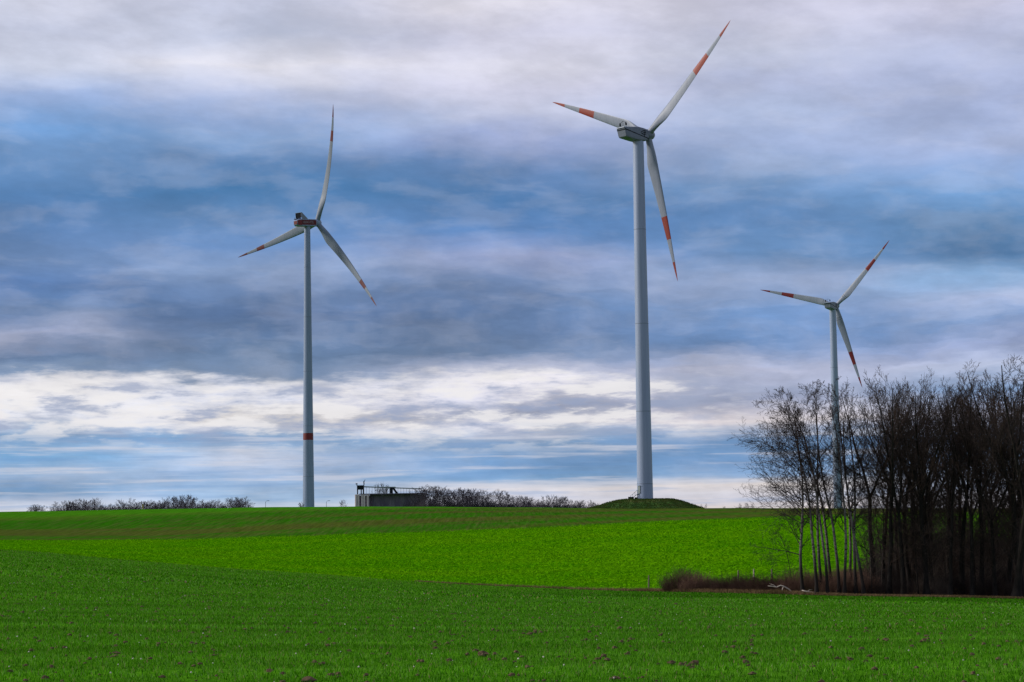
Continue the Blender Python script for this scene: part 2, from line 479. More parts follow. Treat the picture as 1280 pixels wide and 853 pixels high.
M_SEAM = paint('seam_grey', (0.12, 0.14, 0.17), (0.10, 0.12, 0.15), .6)

# ------------------------------------------------------------------ wind turbines
def turbine(name, label, X, D, Z, yaw, ph, RB, offs, tower_r, chord_max, bands, white, nac, red, style, OH, base_z=None, rings=False, twist0=14):
    bz = base_z if base_z is not None else float(gz(X, D))
    tilt = R(5)
    nv = Vector((math.sin(yaw) * math.cos(tilt), math.cos(yaw) * math.cos(tilt), math.sin(tilt)))
    hv = Vector((math.cos(yaw), -math.sin(yaw), 0)); vv = hv.cross(nv)
    if vv.z < 0: vv = -vv
    H = Vector((X, D, Z))
    # tower axis stands behind the hub
    tw = Vector((X - math.sin(yaw) * OH, D - math.cos(yaw) * OH, bz))
    root = empty(name, tw)
    tag(root, label, 'wind turbine')
    L = lambda p: tuple(Vector(p) - tw)
    r0, r1 = tower_r
    top = Z - (1.9 if style == 'a' else 1.7) - OH * math.tan(tilt) - bz
    mb = MB(); rr = []
    NS = 48
    for k in range(25):
        t_ = k / 24; r = r0 + (r1 - r0) * t_ ** .92; z = -.3 + (top + .3) * t_
        rr.append([(r * math.cos(2 * math.pi * j / NS), r * math.sin(2 * math.pi * j / NS), z) for j in range(NS)])
    mb.loft(rr)
    tower = mb.build('tower', white, root, smooth=True, autosmooth=40)
    rad_at = lambda z: r0 + (r1 - r0) * ((z + .3) / (top + .3)) ** .92
    # flange joints between tower sections
    zs = [4.3, 24, 48, 74] if style == 'a' else [22, 45, 70, 95, 118]
    for z in zs:
        mb = MB(); rr = []
        for (dz, dr) in ((-.05, .004), (-.04, .03), (.04, .03), (.05, .004)):
            r = rad_at(z + dz) + dr
            rr.append([(r * math.cos(2 * math.pi * j / NS), r * math.sin(2 * math.pi * j / NS), z + dz) for j in range(NS)])
        mb.loft(rr, cap=False); mb.build('flange', M_SEAM, tower)
    if style == 'b':
        mb = MB(); rr = []
        for z in (38.6, 41.7):
            r = rad_at(z) + .02
            rr.append([(r * math.cos(2 * math.pi * j / NS), r * math.sin(2 * math.pi * j / NS), z) for j in range(NS)])
        mb.loft(rr, cap=False); mb.build('warning_band', M_RED, tower, smooth=True)
    A = lambda a, l, h: L(H + nv * a + hv * l + vv * h)       # axis, sideways, up
    # nacelle
    def rrect(a, w, h0, h1, c, sh=0.0, n=4):
        pts = []
        for (cx, cz, a0) in ((w / 2 - c, h1 - c, 0), (-w / 2 + c, h1 - c, 90), (-w / 2 + c, h0 + c, 180), (w / 2 - c, h0 + c, 270)):
            for q in range(n + 1):
                an = R(a0 + 90 * q / n); hz = cz + c * math.sin(an)
                pts.append(A(a + sh * (hz - h0), cx + c * math.cos(an), hz))
        return pts
    if style == 'a':
        mb = MB()
        prof = [(-10.0, 3.0, -.75, 1.45, .25, -.22), (-9.7, 3.2, -1.0, 1.75, .25, -.2), (-8.0, 3.3, -1.35, 1.85, .3, -.12), (-6.0, 3.3, -1.75, 1.9, .3, -.05),
                (-4.6, 3.3, -1.95, 1.9, .35, 0), (-3.0, 3.3, -1.95, 1.65, .4, 0), (-1.9, 3.2, -1.85, 1.45, .5, 0), (-1.35, 3.0, -1.6, 1.3, .7, 0)]
        mb.loft([rrect(*p[:5], sh=p[5]) for p in prof])
        nc = mb.build('nacelle', nac, root, smooth=True, autosmooth=28)
        # dark seam running from rear top to front bottom, on both flanks, and round the tail
        mb = MB()
        for sgn in (1, -1):
            W = 1.66 * sgn
            mb.loft([[A(-10.25, W - .1*sgn, 1.28), A(-10.25, W + .02 * sgn, 1.28), A(-10.25, W + .02 * sgn, 1.02), A(-10.25, W - .1*sgn, 1.02)],
                     [A(-1.5, W - .1*sgn, -1.18), A(-1.5, W + .02 * sgn, -1.18), A(-1.5, W + .02 * sgn, -1.40), A(-1.5, W - .1*sgn, -1.40)]])
        mb.box(Vector(A(-10.3, 0, 1.15)), (3.1, .25, .42), rot=Matrix((hv, nv, vv)).transposed())
        mb.build('seam_stripe', M_DARK, nc)
        # overhanging rear lip of the roof
        mb = MB(); rotm = Matrix((hv, nv, vv)).transposed()
        mb.box(Vector(A(-9.9, 0, 1.68)), (3.36, 1.7, .16), rot=rotm, taper=.96)
        mb.build('roof_lip', M_WHITE, nc)
        # roof hatch step
        mb = MB(); mb.loft([[A(-4.9, l, h) for l, h in ((-1.2, 1.8), (1.2, 1.8), (1.1, 2.06), (-1.1, 2.06))], [A(-3.1, l, h) for l, h in ((-1.1, 1.55), (1.1, 1.55), (1.0, 1.75), (-1.0, 1.75))]])
        mb.build('roof_hatch', nac, nc)
        # emblem of an arrow head and three bars near the front
        mb = MB(); e = 1.672
        def flat(pts): mb.loft([[A(a, e - .03, h) for a, h in pts], [A(a, e + .012, h) for a, h in pts]])
        flat([(-4.5, .40), (-3.7, .92), (-3.7, .50)][::-1]); flat([(-4.5, .30), (-3.7, .18), (-3.7, -.28)][::-1])
        for h in (.82, .36, -.10): flat([(-3.45, h - .13), (-2.45, h - .13), (-2.45, h + .13), (-3.45, h + .13)])
        flat([(-3.5, -.25), (-3.05, -.25), (-2.95, -.85)])
        mb.build('emblem', M_DARK, nc)
        # two obstruction lights on posts with a hoop between
        mb = MB()
        for l in (-1.15, 1.15):
            mb.tube([A(-9.4, l, 1.7), A(-9.4, l, 2.35)], .05, 6)
            mb.tube([A(-9.4, l, 2.3), A(-9.4, l, 2.62), A(-9.4, l, 3.1), A(-9.4, l, 3.2)], [.22, .26, .14, .05], 8)
        mb.tube([A(-9.4, -.9, 2.9), A(-9.4, -.55, 3.35), A(-9.4, 0, 3.5), A(-9.4, .55, 3.35), A(-9.4, .9, 2.9)], .045, 5)
        mb.tube([A(-9.4, 0, 1.7), A(-9.4, 0, 3.5)], .04, 5)
        mb.build('warning_light', M_DARK, nc)
        hubr, noser = 1.55, 1.0
    else:
        mb = MB()
        prof = [(-13.7, 2.3, -1.05, .75, .6, 0), (-13.3, 3.1, -1.5, 1.15, .6, 0), (-12.6, 3.5, -1.75, 1.4, .45, 0), (-11.0, 3.6, -1.85, 1.5, .35, 0), (-3.0, 3.6, -1.85, 1.5, .35, 0), (-1.9, 3.4, -1.75, 1.4, .5, 0), (-1.5, 3.0, -1.5, 1.2, .7, 0)]
        mb.loft([rrect(*p[:5]) for p in prof])
        nc = mb.build('nacelle', nac, root, smooth=True, autosmooth=28)
        rotm = Matrix((hv, nv, vv)).transposed()
        mb = MB(); mb.box(Vector(A(-6.75, 1.812, -.1)), (.03, 9.0, 2.25), rot=rotm); mb.build('side_panel', M_DKRED, nc)
        mb = MB()
        mb.loft([[A(-13.76, l, h) for l, h in ((-.95, -.9), (1.0, -.9), (1.0, .55), (-.95, .55))], [A(-13.40, l, h) for l, h in ((-1.42, -1.1), (1.50, -1.1), (1.50, .8), (-1.42, .8))], ])
        mb.loft([[A(-13.35, l, h) for l, h in ((1.2, -1.2), (1.58, -1.2), (1.58, .85), (1.2, .85))], [A(-12.6, l, h) for l, h in ((1.3, -1.4), (1.775, -1.4), (1.775, 1.0), (1.3, 1.0))], [A(-11.3, l, h) for l, h in ((1.3, -1.4), (1.825, -1.4), (1.825, 1.0), (1.3, 1.0))]])
        mb.build('tail_panel', M_RED, nc)
        # blocky white lettering on the panel
        G = {'W': ['10001', '10001', '10101', '11011', '10001'], 'S': ['1111', '1000', '1111', '0001', '1111'], 'D': ['1110', '1001', '1001', '1001', '1110'],
             'X': ['101', '101', '010', '101', '101'], 'E': ['111', '100', '111', '100', '111'], 'T': ['111', '010', '010', '010', '010'], '-': ['000', '000', '111', '000', '000'], 'L': ['100', '100', '100', '100', '111'], 'N': ['1001', '1101', '1011', '1001', '1001']}
        mb = MB(); cur = -10.6; px_ = .175
        for ch in 'WSDNX-ETTEL':
            g = G[ch]
            for i_, row in enumerate(g):
                for j_, v_ in enumerate(row):
                    if v_ == '1': mb.box(Vector(A(cur + j_ * px_ * .85, 1.84, .38 - i_ * .2)), (.03, px_ * .85, .2), rot=rotm)
            cur += (len(g[0]) + .8) * px_ * .85
        mb.build('lettering', M_LETTER, nc)
        # cooler on the roof: dark radiator faces backwards between sloping side plates
        mb = MB(); mb.box(Vector(A(-11.2, 0, 3.25)), (3.6, .35, 2.2), rot=rotm); mb.build('radiator', M_DARK, nc)
        mb = MB()
        for s_ in (1, -1):
            pts = [(-11.6, 4.4), (-10.9, 4.4), (-7.4, 1.45), (-11.2, 1.45), (-11.2, 2.1), (-11.6, 2.1)]
            mb.loft([[A(a, s_ * 1.85 - .06, h) for a, h in pts], [A(a, s_ * 1.85 + .06, h) for a, h in pts]])
        mb.box(Vector(A(-11.2, 0, 4.42)), (3.6, .8, .12), rot=rotm)
        mb.build('cooler_frame', M_NAC, nc)
        mb = MB(); mb.box(Vector(A(-12.6, -.6, 1.55)), (1.6, 1.2, .3), rot=rotm)
        mb.tube([A(-12.9, -1.2, 1.6), A(-12.9, -1.2, 2.4)], .06, 5)
        mb.build('roof_box', M_DARK, nc)
        hubr, noser = 1.75, 1.2
    # hub with spinner
    mb = MB(); rr = []
    for (a, r) in ((-1.4, .86), (-1.1, 1.0), (-.2, 1.03), (.8, .97), (1.5, .78), (2.0, .5), (2.25, .2)):
        rr.append([A(a, hubr * r * math.cos(2 * math.pi * j / 24), hubr * r * math.sin(2 * math.pi * j / 24)) for j in range(24)])
    mb.loft(rr); hub = mb.build('hub', nac, root, smooth=True, autosmooth=50)
    # blades
    for i, da in enumerate((0, -2 * math.pi / 3, 2 * math.pi / 3)):
        bdir = hv * math.sin(ph + da) + vv * math.cos(ph + da)
        # seen from behind the rotor turns anticlockwise: leading edge on that side
        lead = -(hv * math.cos(ph + da) - vv * math.sin(ph + da))
        mb = MB(); rr = []; S = 44; ss = []
        rroot = .035 * RB / 1.2
        for k in range(S + 1):
            s_ = k / S
            ss.append(s_)
            r = hubr * .75 + (RB - hubr * .75) * s_
            # chord: round root, widest at a fifth of the span, narrow tip
            if s_ < .19: t_ = s_ / .19; t_ = t_ * t_ * (3 - 2 * t_); ch = rroot * 1.45 + (chord_max - rroot * 1.45) * t_
            else:
                t_ = (s_ - .19) / .81; ch = chord_max * (1 - t_) ** .85 * .91 + chord_max * .09 * math.sqrt(max(0, 1 - t_ ** 8))
            thick = 1.0 if s_ < .02 else max(.17, 1 - (s_ / .2) * .72) if s_ < .22 else .26 - .12 * s_
            th = rroot * 1.45 * (1 - min(1, s_ / .2)) + ch * thick * min(1, s_ / .2)
            off = offs(s_)
            cen = H + bdir * r + nv * off
            tw_ = R(twist0 * (1 - s_) ** 1.6 + 3)
            ce = lead * math.cos(tw_) + nv * math.sin(tw_); cn = nv * math.cos(tw_) - lead * math.sin(tw_)
            ring = []
            mixr = min(1, s_ / .16)
            for j in range(20):
                an = 2 * math.pi * j / 20
                # circle to airfoil
                cx = math.cos(an) * .5; cy = math.sin(an) * .5
                ax_ = (math.cos(an) * .5) - .18; ay_ = math.sin(an) * .5 * (0.35 + .65 * (math.cos(an) * .5 + .5)) * 1.15
                x_ = (cx * (1 - mixr) + ax_ * mixr) * ch; y_ = (cy * (1 - mixr) + ay_ * mixr) * th
                ring.append(L(cen + ce * x_ + cn * y_))
            rr.append(ring)
        # exact stripe borders come from ring spacing
        b0, b1, b2 = bands
        def mif(k):
            f = (k + .5) / S
            f = (hubr * .75 + (RB - hubr * .75) * f) / RB
            return 1 if (b0 < f < b1 or f > b2) else 0
        mb.loft(rr, mif=mif)
        bl = mb.build('blade', [M_BLADEP if style == 'a' else M_BLADEG, red], root, smooth=True, autosmooth=60)
        if rings:
            for rr_ in (.115, .15):
                mb = MB(); k = int(rr_ * S)
                c0 = Vector(rr[k][0]); cm = sum((Vector(p) for p in rr[k]), Vector()) / 20; dv = Vector(rr[k + 1][0]) - Vector(rr[k][0])
                mb.loft([[tuple(cm + (Vector(p) - cm) * 1.03) for p in rr[k]], [tuple(cm + (Vector(p) - cm) * 1.03 + bdir * .22) for p in rr[k]]], cap=False)
                mb.build('collar', M_SEAM, bl)
    return root, tw, rad_at


# mound under the near turbine
YW = .8527; MX_, MD_, MZ_ = 38.51, 545, 107.04
mcx, mcy = MX_ - math.sin(YW) * 3.9, MD_ - math.cos(YW) * 3.9
MTOP = 6.25
def mound_h(x, y):
    r = math.hypot(x - mcx - .4, y - mcy); g = float(gz(x, y))
    a = math.atan2(y - mcy, x - mcx)
    rr = 15.6 + .8 * math.sin(2 * a + 1) + .5 * math.sin(5 * a)
    t_ = min(1, max(0, (rr - r) / 10.2)); t_ = t_ * t_ * (3 - 2 * t_) if t_ < 1 else 1
    return g - .12 + (MTOP - g + .12) * t_ ** .8 + (.10 * math.sin(x * 1.3) * math.sin(y * 1.1 + 1) * (1 - abs(2 * t_ - 1)))
V = [(mcx, mcy, MTOP)]; Fc = []; NA = 72; NR = 26
for k in range(1, NR + 1):
    for j in range(NA):
        a = 2 * math.pi * j / NA; r = 17.5 * k / NR; x = mcx + r * math.cos(a); y = mcy + r * math.sin(a); V.append((x, y, mound_h(x, y)))
for j in range(NA): Fc.append((0, 1 + j, 1 + (j + 1) % NA))
for k in range(NR - 1):
    for j in range(NA):
        j2 = (j + 1) % NA; o = 1 + k * NA; Fc.append((o + j, o + NA + j, o + NA + j2, o + j2))
m_mound, t, b = new_mat('mound_turf', 0.95, .1)
p = pos(t); nz = t.noise(t.vmath('MULTIPLY', p, (.5, .5, 1.6)), 1.0, 5, .7)
c = t.mix(t.map(nz, .35, .65), (0.014, 0.045, 0.008), (0.05, 0.11, 0.02))
c = t.mix(t.map(t.sep(p)[2], MTOP - 1.0, MTOP - .1, 0, .75), c, (0.12, 0.11, 0.035))
setc(t, b, c); bump(t, b, nz, .8, .3)
tag(mesh_obj('mound', V, Fc, m_mound, smooth=True), kind='structure')
# rough grass on the mound
n = 9000; a = rng.uniform(0, 2 * math.pi, n); r = 16 * np.sqrt(rng.uniform(size=n)); x = mcx + r * np.cos(a); y = mcy + r * np.sin(a)
z = np.array([mound_h(q, w) for q, w in zip(x, y)]); hh = rng.uniform(.12, .42, n); ww = rng.uniform(.05, .15, n); la = rng.uniform(0, 6.28, n)
tri = np.empty((n, 3, 3)); tri[:, 0] = np.column_stack([x - ww, y, z - .03]); tri[:, 1] = np.column_stack([x + ww, y + .05, z - .03]); tri[:, 2] = np.column_stack([x + np.cos(la) * .2, y + np.sin(la) * .2, z + hh])
M_TUFT = blade_mat('mound_grass', (0.02, 0.06, 0.01), (0.07, 0.13, 0.025), (0.13, 0.11, 0.04), (.4, .4, .4))
tag(np_mesh('rough_grass', tri.reshape(-1, 3), 3, [M_TUFT]), 'rough dark grass growing on the mound of the largest turbine', 'rough grass', kind='stuff')

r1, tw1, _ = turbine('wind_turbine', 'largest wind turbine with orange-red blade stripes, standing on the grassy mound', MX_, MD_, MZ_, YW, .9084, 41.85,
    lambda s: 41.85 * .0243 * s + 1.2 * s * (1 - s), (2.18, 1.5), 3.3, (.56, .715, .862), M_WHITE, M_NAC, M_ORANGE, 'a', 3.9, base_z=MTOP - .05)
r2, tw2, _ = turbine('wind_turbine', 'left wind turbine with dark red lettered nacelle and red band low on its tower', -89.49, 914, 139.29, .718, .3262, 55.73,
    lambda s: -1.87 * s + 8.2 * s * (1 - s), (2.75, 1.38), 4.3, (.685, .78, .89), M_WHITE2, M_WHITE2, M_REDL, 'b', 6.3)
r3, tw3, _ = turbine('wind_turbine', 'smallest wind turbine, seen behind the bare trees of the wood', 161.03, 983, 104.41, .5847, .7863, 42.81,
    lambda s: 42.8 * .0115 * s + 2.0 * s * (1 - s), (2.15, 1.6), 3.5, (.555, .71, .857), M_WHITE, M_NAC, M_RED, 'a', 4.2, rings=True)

# stairs and cabinet at the foot of the near tower
st = MB(); ox = -2.1; oy = -.9
for k in range(7): st.box((ox - .12 - (6 - k) * .27 , oy, .2 + k * .22), (.3, 1.0, .05))
for dy in (-.5, .5):
    st.tube([(ox - 1.9, oy + dy, 0.05), (ox, oy + dy, 1.6)], .05, 5); st.tube([(ox - 1.9, oy + dy, 1.1), (ox - .1, oy + dy, 2.6), (ox + .5, oy + dy, 2.6)], .035, 5)
    for k in range(4): st.tube([(ox - 1.9 + k * .6, oy + dy, .1 + k * .5), (ox - 1.9 + k * .6, oy + dy, 1.1 + k * .5)], .03, 5)
st.box((ox + .3, oy, 1.58), (.9, 1.1, .06)); st.tube([(ox - .1, oy, .0), (ox - .1, oy, 1.5)], .06, 5)
st.build('access_stairs', M_STEEL, r1)
o = MB(); o.box((0, 0, 1.1), (.9, .06, 2.0)); o.box((0, -.03, 2.2), (1.0, .3, .06)); o.build('door', M_STEEL, r1, loc=(-1.75, -1.4, 1.6)).rotation_euler = (0, 0, R(-50))
c = empty('switch_cabinet', (tw1[0] - 3.9, tw1[1] - 1.0, MTOP - .02)); tag(c, 'low dark switch cabinet beside the stairs of the largest turbine', 'cabinet')
o = MB(); o.box((0, 0, .35), (1.5, .9, .7)); o.build('cabinet_body', M_DARK, c, bevel=.03)
o = MB(); o.box((0, 0, .76), (1.65, 1.05, .1)); o.build('cabinet_roof', M_STEEL, c)
c = empty('utility_box', (tw1[0] - 2.55, tw1[1] - 1.9, MTOP - .02)); tag(c, 'small black box close against the foot of the largest turbine', 'utility box')
o = MB(); o.box((0, 0, .3), (.8, .6, .6)); o.build('box_body', M_DARK, c, bevel=.03)
o = MB(); o.box((0, 0, .63), (.9, .7, .06)); o.build('lid', M_STEEL, c)

# ------------------------------------------------------------------ silo building on the skyline
m_conc, t, b = new_mat('lit_weathered_concrete', .9, .15)  # paler copy: light on the left end face is put into the colour
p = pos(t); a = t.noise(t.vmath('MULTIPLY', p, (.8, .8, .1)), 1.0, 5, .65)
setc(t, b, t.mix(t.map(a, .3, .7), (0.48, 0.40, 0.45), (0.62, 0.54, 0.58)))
m_conc2, t, b = new_mat('shaded_concrete', .95, .1)  # darker copy: shade of the long face is put into the colour
a = t.noise(t.vmath('MULTIPLY', pos(t), (.5, .5, .12)), 1.0, 5, .65)
setc(t, b, t.mix(t.map(a, .3, .7), (0.095, 0.080, 0.13), (0.165, 0.145, 0.20)))
SD = 1000.; K = SD / F
base = at(487, SD, 633); sx0 = ray(443.5, 633)[0] * SD; sx1 = ray(530, 633)[0] * SD
zt = 1.7 + ray(487, 618)[2] * SD; zb = float(gz(base[0], SD)) - .3
sb = empty('silo_building', ((sx0 + sx1) / 2, SD, zb)); tag(sb, 'long dark concrete silo building with roof gantry on the skyline', 'silo building')
cx0 = sb.location.x; X_ = lambda px: ray(px, 620)[0] * SD - cx0; Z_ = lambda px, py: 1.7 + ray(px, py)[2] * SD - zb
hh = Z_(487, 617.8)
def silo(px0, px1, y, mat, h, nm='silo'):
    x0, x1 = X_(px0), X_(px1); r = (x1 - x0) / 2; mb = MB()
    rr = [[((x0 + x1) / 2 + r * k * math.cos(2 * math.pi * j / 20), y + r * k * math.sin(2 * math.pi * j / 20), z) for j in range(20)] for z, k in ((0, 1), (h - .3, 1), (h - .3, 1.04), (h, 1.04))]
    mb.loft(rr); return mb.build(nm, mat, sb, smooth=True, autosmooth=40)
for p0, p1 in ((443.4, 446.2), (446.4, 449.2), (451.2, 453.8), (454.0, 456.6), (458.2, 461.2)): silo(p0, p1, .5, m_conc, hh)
pxs = np.linspace(461.5, 529, 10)
for p0, p1 in zip(pxs[:-1], pxs[1:]): silo(p0, p1 - .3, 4.6, m_conc2, hh - (p0 - 461) * .004 + .0)
mb = MB(); mb.box(((X_(444) + X_(530)) / 2, 9, hh / 2 - .2), (X_(530) - X_(444), 11, hh - .4)); mb.build('wall', m_conc2, sb)
mb = MB(); mb.box(((X_(449) + X_(529)) / 2, 7, hh + .15), (X_(529) - X_(449), 14, .45)); mb.build('roof', m_conc2, sb)
# headhouse cabin on legs
cab = MB(); z0, z1 = Z_(450, 612.2), Z_(450, 607.4); xa, xb = X_(446), X_(454)
cab.box(((xa + xb) / 2, 3, (z0 + z1) / 2), (xb - xa, 4, z1 - z0)); cab.box(((xa + xb) / 2, 3, z1 + .12), (xb - xa + .5, 4.5, .24)); cabin = cab.build('cabin', M_DARK, sb)
for x in (xa + .15, xb - .15, (xa + xb) / 2 + .4):
    for y in (1.3, 4.7):
        lg = MB(); lg.tube([(x, y, hh), (x, y, z0)], .16, 6); lg.build('leg', M_DARK, cabin)
ms = MB(); ms.tube([(xb + .1, 3, hh), (xb + .1, 3, Z_(454, 601.5))], .16, 6); ms.tube([(xb + .1, 3, Z_(454, 602)), (xb + .7, 3, Z_(454, 600)), (xb + 1.0, 3, Z_(454, 600.2))], .14, 6); ms.box((xb + .25, 3, Z_(454, 605)), (.5, .5, .7)); ms.box((xb + .2, 3, Z_(454, 602.6)), (.7, .4, .5)); ms.build('mast', M_DARK, sb)
ms = MB(); ms.tube([(xa, 3, z1), (xa - .2, 3, Z_(446, 605.3))], .1, 5); ms.box((xa - .3, 3, Z_(446, 605)), (.9, .4, .6)); ms.build('lamp', M_DARK, sb)
# conveyor gantry with thin posts
g = MB(); za, zb_ = Z_(454, 608.6), Z_(528, 611.2)
g.loft([[(xb, 2.4, za - .28), (xb, 3.6, za - .28), (xb, 3.6, za + .28), (xb, 2.4, za + .28)], [(X_(528), 2.4, zb_ - .24), (X_(528), 3.6, zb_ - .24), (X_(528), 3.6, zb_ + .24), (X_(528), 2.4, zb_ + .24)]]); 
g.box((X_(487), 3, Z_(487, 609.6)), (X_(494) - X_(480), 1.6, .8)); gan = g.build('conveyor_gantry', M_STEEL, sb)
for q in np.arange(457.5, 528, 3.6):
    f_ = (q - 454) / 74; g = MB(); g.tube([(X_(q), 3, hh), (X_(q), 3, za + (zb_ - za) * f_)], .07, 5); g.build('post', M_STEEL, gan)
g = MB(); g.box((X_(488.7), 3, (hh + Z_(488, 609.6)) / 2), (1.5, 2, Z_(488, 609.6) - hh)); g.build('transfer_tower', M_DARK, sb)
g = MB(); g.loft([[(X_(489), 2, Z_(489, 609.5)), (X_(489), 4, Z_(489, 609.5)), (X_(492), 4, Z_(492, 609.5)), (X_(492), 2, Z_(492, 609.5))], [(X_(495), 2, hh), (X_(495), 4, hh), (X_(498), 4, hh), (X_(498), 2, hh)]]); g.build('chute', M_DARK, sb)

# ------------------------------------------------------------------ bare trees
def tree_mesh(seed, H=20., r0=.16, n1=26, base=.3, L1=5.0, ang=38, up=.35, wander=.10, lean=(0, 0), forks=0, n2=8, n3=6, n4=2, curve=0., droop=0., tw=1.0, bot_len=.8, asym=(0, 0), minr=.006, lean0=0):
    rnd = random.Random(seed)
    TV, TF, CV, CF = [], [], [], []
    def tube(pts, rad, n, V_, F_):
        K = len(pts); i0 = len(V_)
        for k in range(K):
            p = pts[k]; d = (pts[min(k + 1, K - 1)] - pts[max(k - 1, 0)])
            if d.length < 1e-6: d = Vector((0, 0, 1))
            d.normalize()
            if k == K - 1 and n == 3: V_.append(tuple(p)); break
            ref = Vector((0, 0, 1)) if abs(d.z) < .85 else Vector((1, 0, 0))
            a = d.cross(ref).normalized(); b_ = d.cross(a); r = rad[k]
            for j in range(n):
                t_ = 2 * math.pi * j / n; V_.append(tuple(p + a * (r * math.cos(t_)) + b_ * (r * math.sin(t_))))
        last = K - 1 if n == 3 else K
        for k in range(last - 1):
            for j in range(n):
                j2 = (j + 1) % n; F_.append((i0 + k * n + j, i0 + k * n + j2, i0 + (k + 1) * n + j2, i0 + (k + 1) * n + j))
        if n == 3:
            o = i0 + (K - 2) * n; e = i0 + (K - 1) * n
            for j in range(n): F_.append((o + j, o + (j + 1) % n, e))
    def line(p, d, L, seg, w, upw, dr=0.):
        pts = [p.copy()]; d = d.normalized()
        for k in range(seg):
            d = d + Vector((rnd.gauss(0, w), rnd.gauss(0, w), rnd.gauss(0, w) * .7 + upw / seg - dr * (k / seg)))
            d.normalize(); p = p + d * (L / seg); pts.append(p)
        return pts
    def side(d, an):
        az = rnd.uniform(0, 2 * math.pi)
        ref = Vector((0, 0, 1)) if abs(d.z) < .9 else Vector((1, 0, 0))
        a = d.cross(ref).normalized(); b_ = d.cross(a).normalized()
        o = a * math.cos(az) + b_ * math.sin(az)
        return (d * math.cos(an) + o * math.sin(an)).normalized()
    def sample(pts, f):
        x = f * (len(pts) - 1); k = min(int(x), len(pts) - 2); return pts[k].lerp(pts[k + 1], x - k), (pts[k + 1] - pts[k]).normalized()
    def br(p, d, L, r, lev):
        seg = {1: 7, 2: 5, 3: 3, 4: 2}[lev]
        pts = line(p, d, L, seg, wander * (1.0 + .35 * lev), up * (1.0 if lev < 3 else .5), droop if lev >= 2 else droop * .5)
        rad = [max(minr, r * (1 - .8 * k / seg)) for k in range(seg + 1)]
        tube(pts, rad, 5 if lev == 1 else 3, CV, CF)
        if lev == 4: return
        nb = {1: n2, 2: n3, 3: n4}[lev]; nb = max(1, int(nb * (0.55 + .45 * L / {1: L1, 2: L1 * .42, 3: L1 * .2}[lev]) + rnd.random()))
        for i in range(nb):
            f = .18 + .82 * (i + rnd.random()) / nb
            q, dd = sample(pts, min(f, .999))
            L2 = L * (.46 if lev < 3 else .5) * (1.15 - .65 * f) * rnd.uniform(.65, 1.25) * (1.0 if lev == 1 else 1.1)
            br(q, side(dd, R(rnd.uniform(25, 60))), L2, max(minr, r * (1 - .75 * f) * .62), lev + 1)
    # trunk
    d = Vector((rnd.gauss(0, .02) + lean[0] * .10 - .035 * lean0, rnd.gauss(0, .03), 1)).normalized()
    p = Vector((0, 0, -.15)); pts = [p.copy()]; seg = 18
    for k in range(seg):
        f = k / seg
        d = (d + Vector((rnd.gauss(0, .035) + lean[0] * (.01 + .10 * f) - curve * math.sin(f * 3.1) * .05, rnd.gauss(0, .035) + lean[1] * .06, .04))).normalized()
        p = p + d * (H / seg); pts.append(p)
    def trad(f): return r0 * ((1 - f) ** .85 * .92 + .06) * (1 + .7 * math.exp(-f * 38))
    leaders = [(pts, 0., 1., 1.)]
    if forks:
        f0 = rnd.uniform(.34, .5)
        q, dd = sample(pts, f0)
        k0 = int(f0 * seg)
        main = pts[:k0 + 1] + [q]
        tube(main, [trad(k / seg) for k in range(k0 + 1)] + [trad(f0)], 9, TV, TF)
        leaders = []
        for i in range(forks):
            az = 2 * math.pi * i / forks + rnd.uniform(-.5, .5); an = R(rnd.uniform(14, 32))
            d2_ = (dd * math.cos(an) + Vector((math.cos(az), math.sin(az), 0)) * math.sin(an)).normalized()
            Lf = H * (1 - f0) * rnd.uniform(.85, 1.05)
            lp = line(q, d2_, Lf, 11, wander * .55, up * .75)
            rad = [trad(f0) * .72 * (1 - .85 * k / 11) + .01 for k in range(12)]
            tube(lp, rad, 7, TV, TF); leaders.append((lp, 0.06, 1., rad[0]))
        nl = int(n1 / forks * 1.25)
        # few low branches on the bole
        for i in range(int(n1 * .5)):
            f = rnd.uniform(base, .97); q, dd = sample(main, f)
            br(q, side(dd, R(rnd.uniform(42, 72))), L1 * rnd.uniform(.35, .95), .035, 1)
        for lp, fa, fb, rr0 in leaders:
            for i in range(nl):
                f = .08 + .92 * (i + rnd.random()) / nl; q, dd = sample(lp, min(f, .999))
                L = L1 * (1.0 - .72 * f) * rnd.uniform(.7, 1.2)
                br(q, side(dd, R(rnd.uniform(ang - 12, ang + 12))), L, max(.015, rr0 * (1 - .85 * f) * .5), 1)
    else:
        tube(pts, [trad(k / seg) for k in range(seg + 1)], 9, TV, TF)
        for i in range(n1):
            f = base + (1 - base) * ((i + rnd.random()) / n1) ** .92; q, dd = sample(pts, min(f, .999)); g_ = (f - base) / (1 - base)
            L = L1 * min(1, bot_len + g_ * 1.2) * (1.08 - .85 * g_ ** 1.6) * rnd.uniform(.65, 1.25)
            sd = side(dd, R(rnd.uniform(ang - 12, ang + 14)))
            w_ = 1 + asym[0] * sd.x + asym[1] * sd.y
            br(q, (sd + Vector((asym[0], asym[1], 0)) * .35).normalized(), L * max(.35, w_), max(.014, trad(f) * .42), 1)
    def mk(nm, V_, F_, mat):
        me = bpy.data.meshes.new(nm); me.from_pydata(V_, [], F_); me.materials.append(mat)
        me.polygons.foreach_set('use_smooth', [True] * len(F_)); me.update(); return me
    return mk, (TV, TF), (CV, CF)

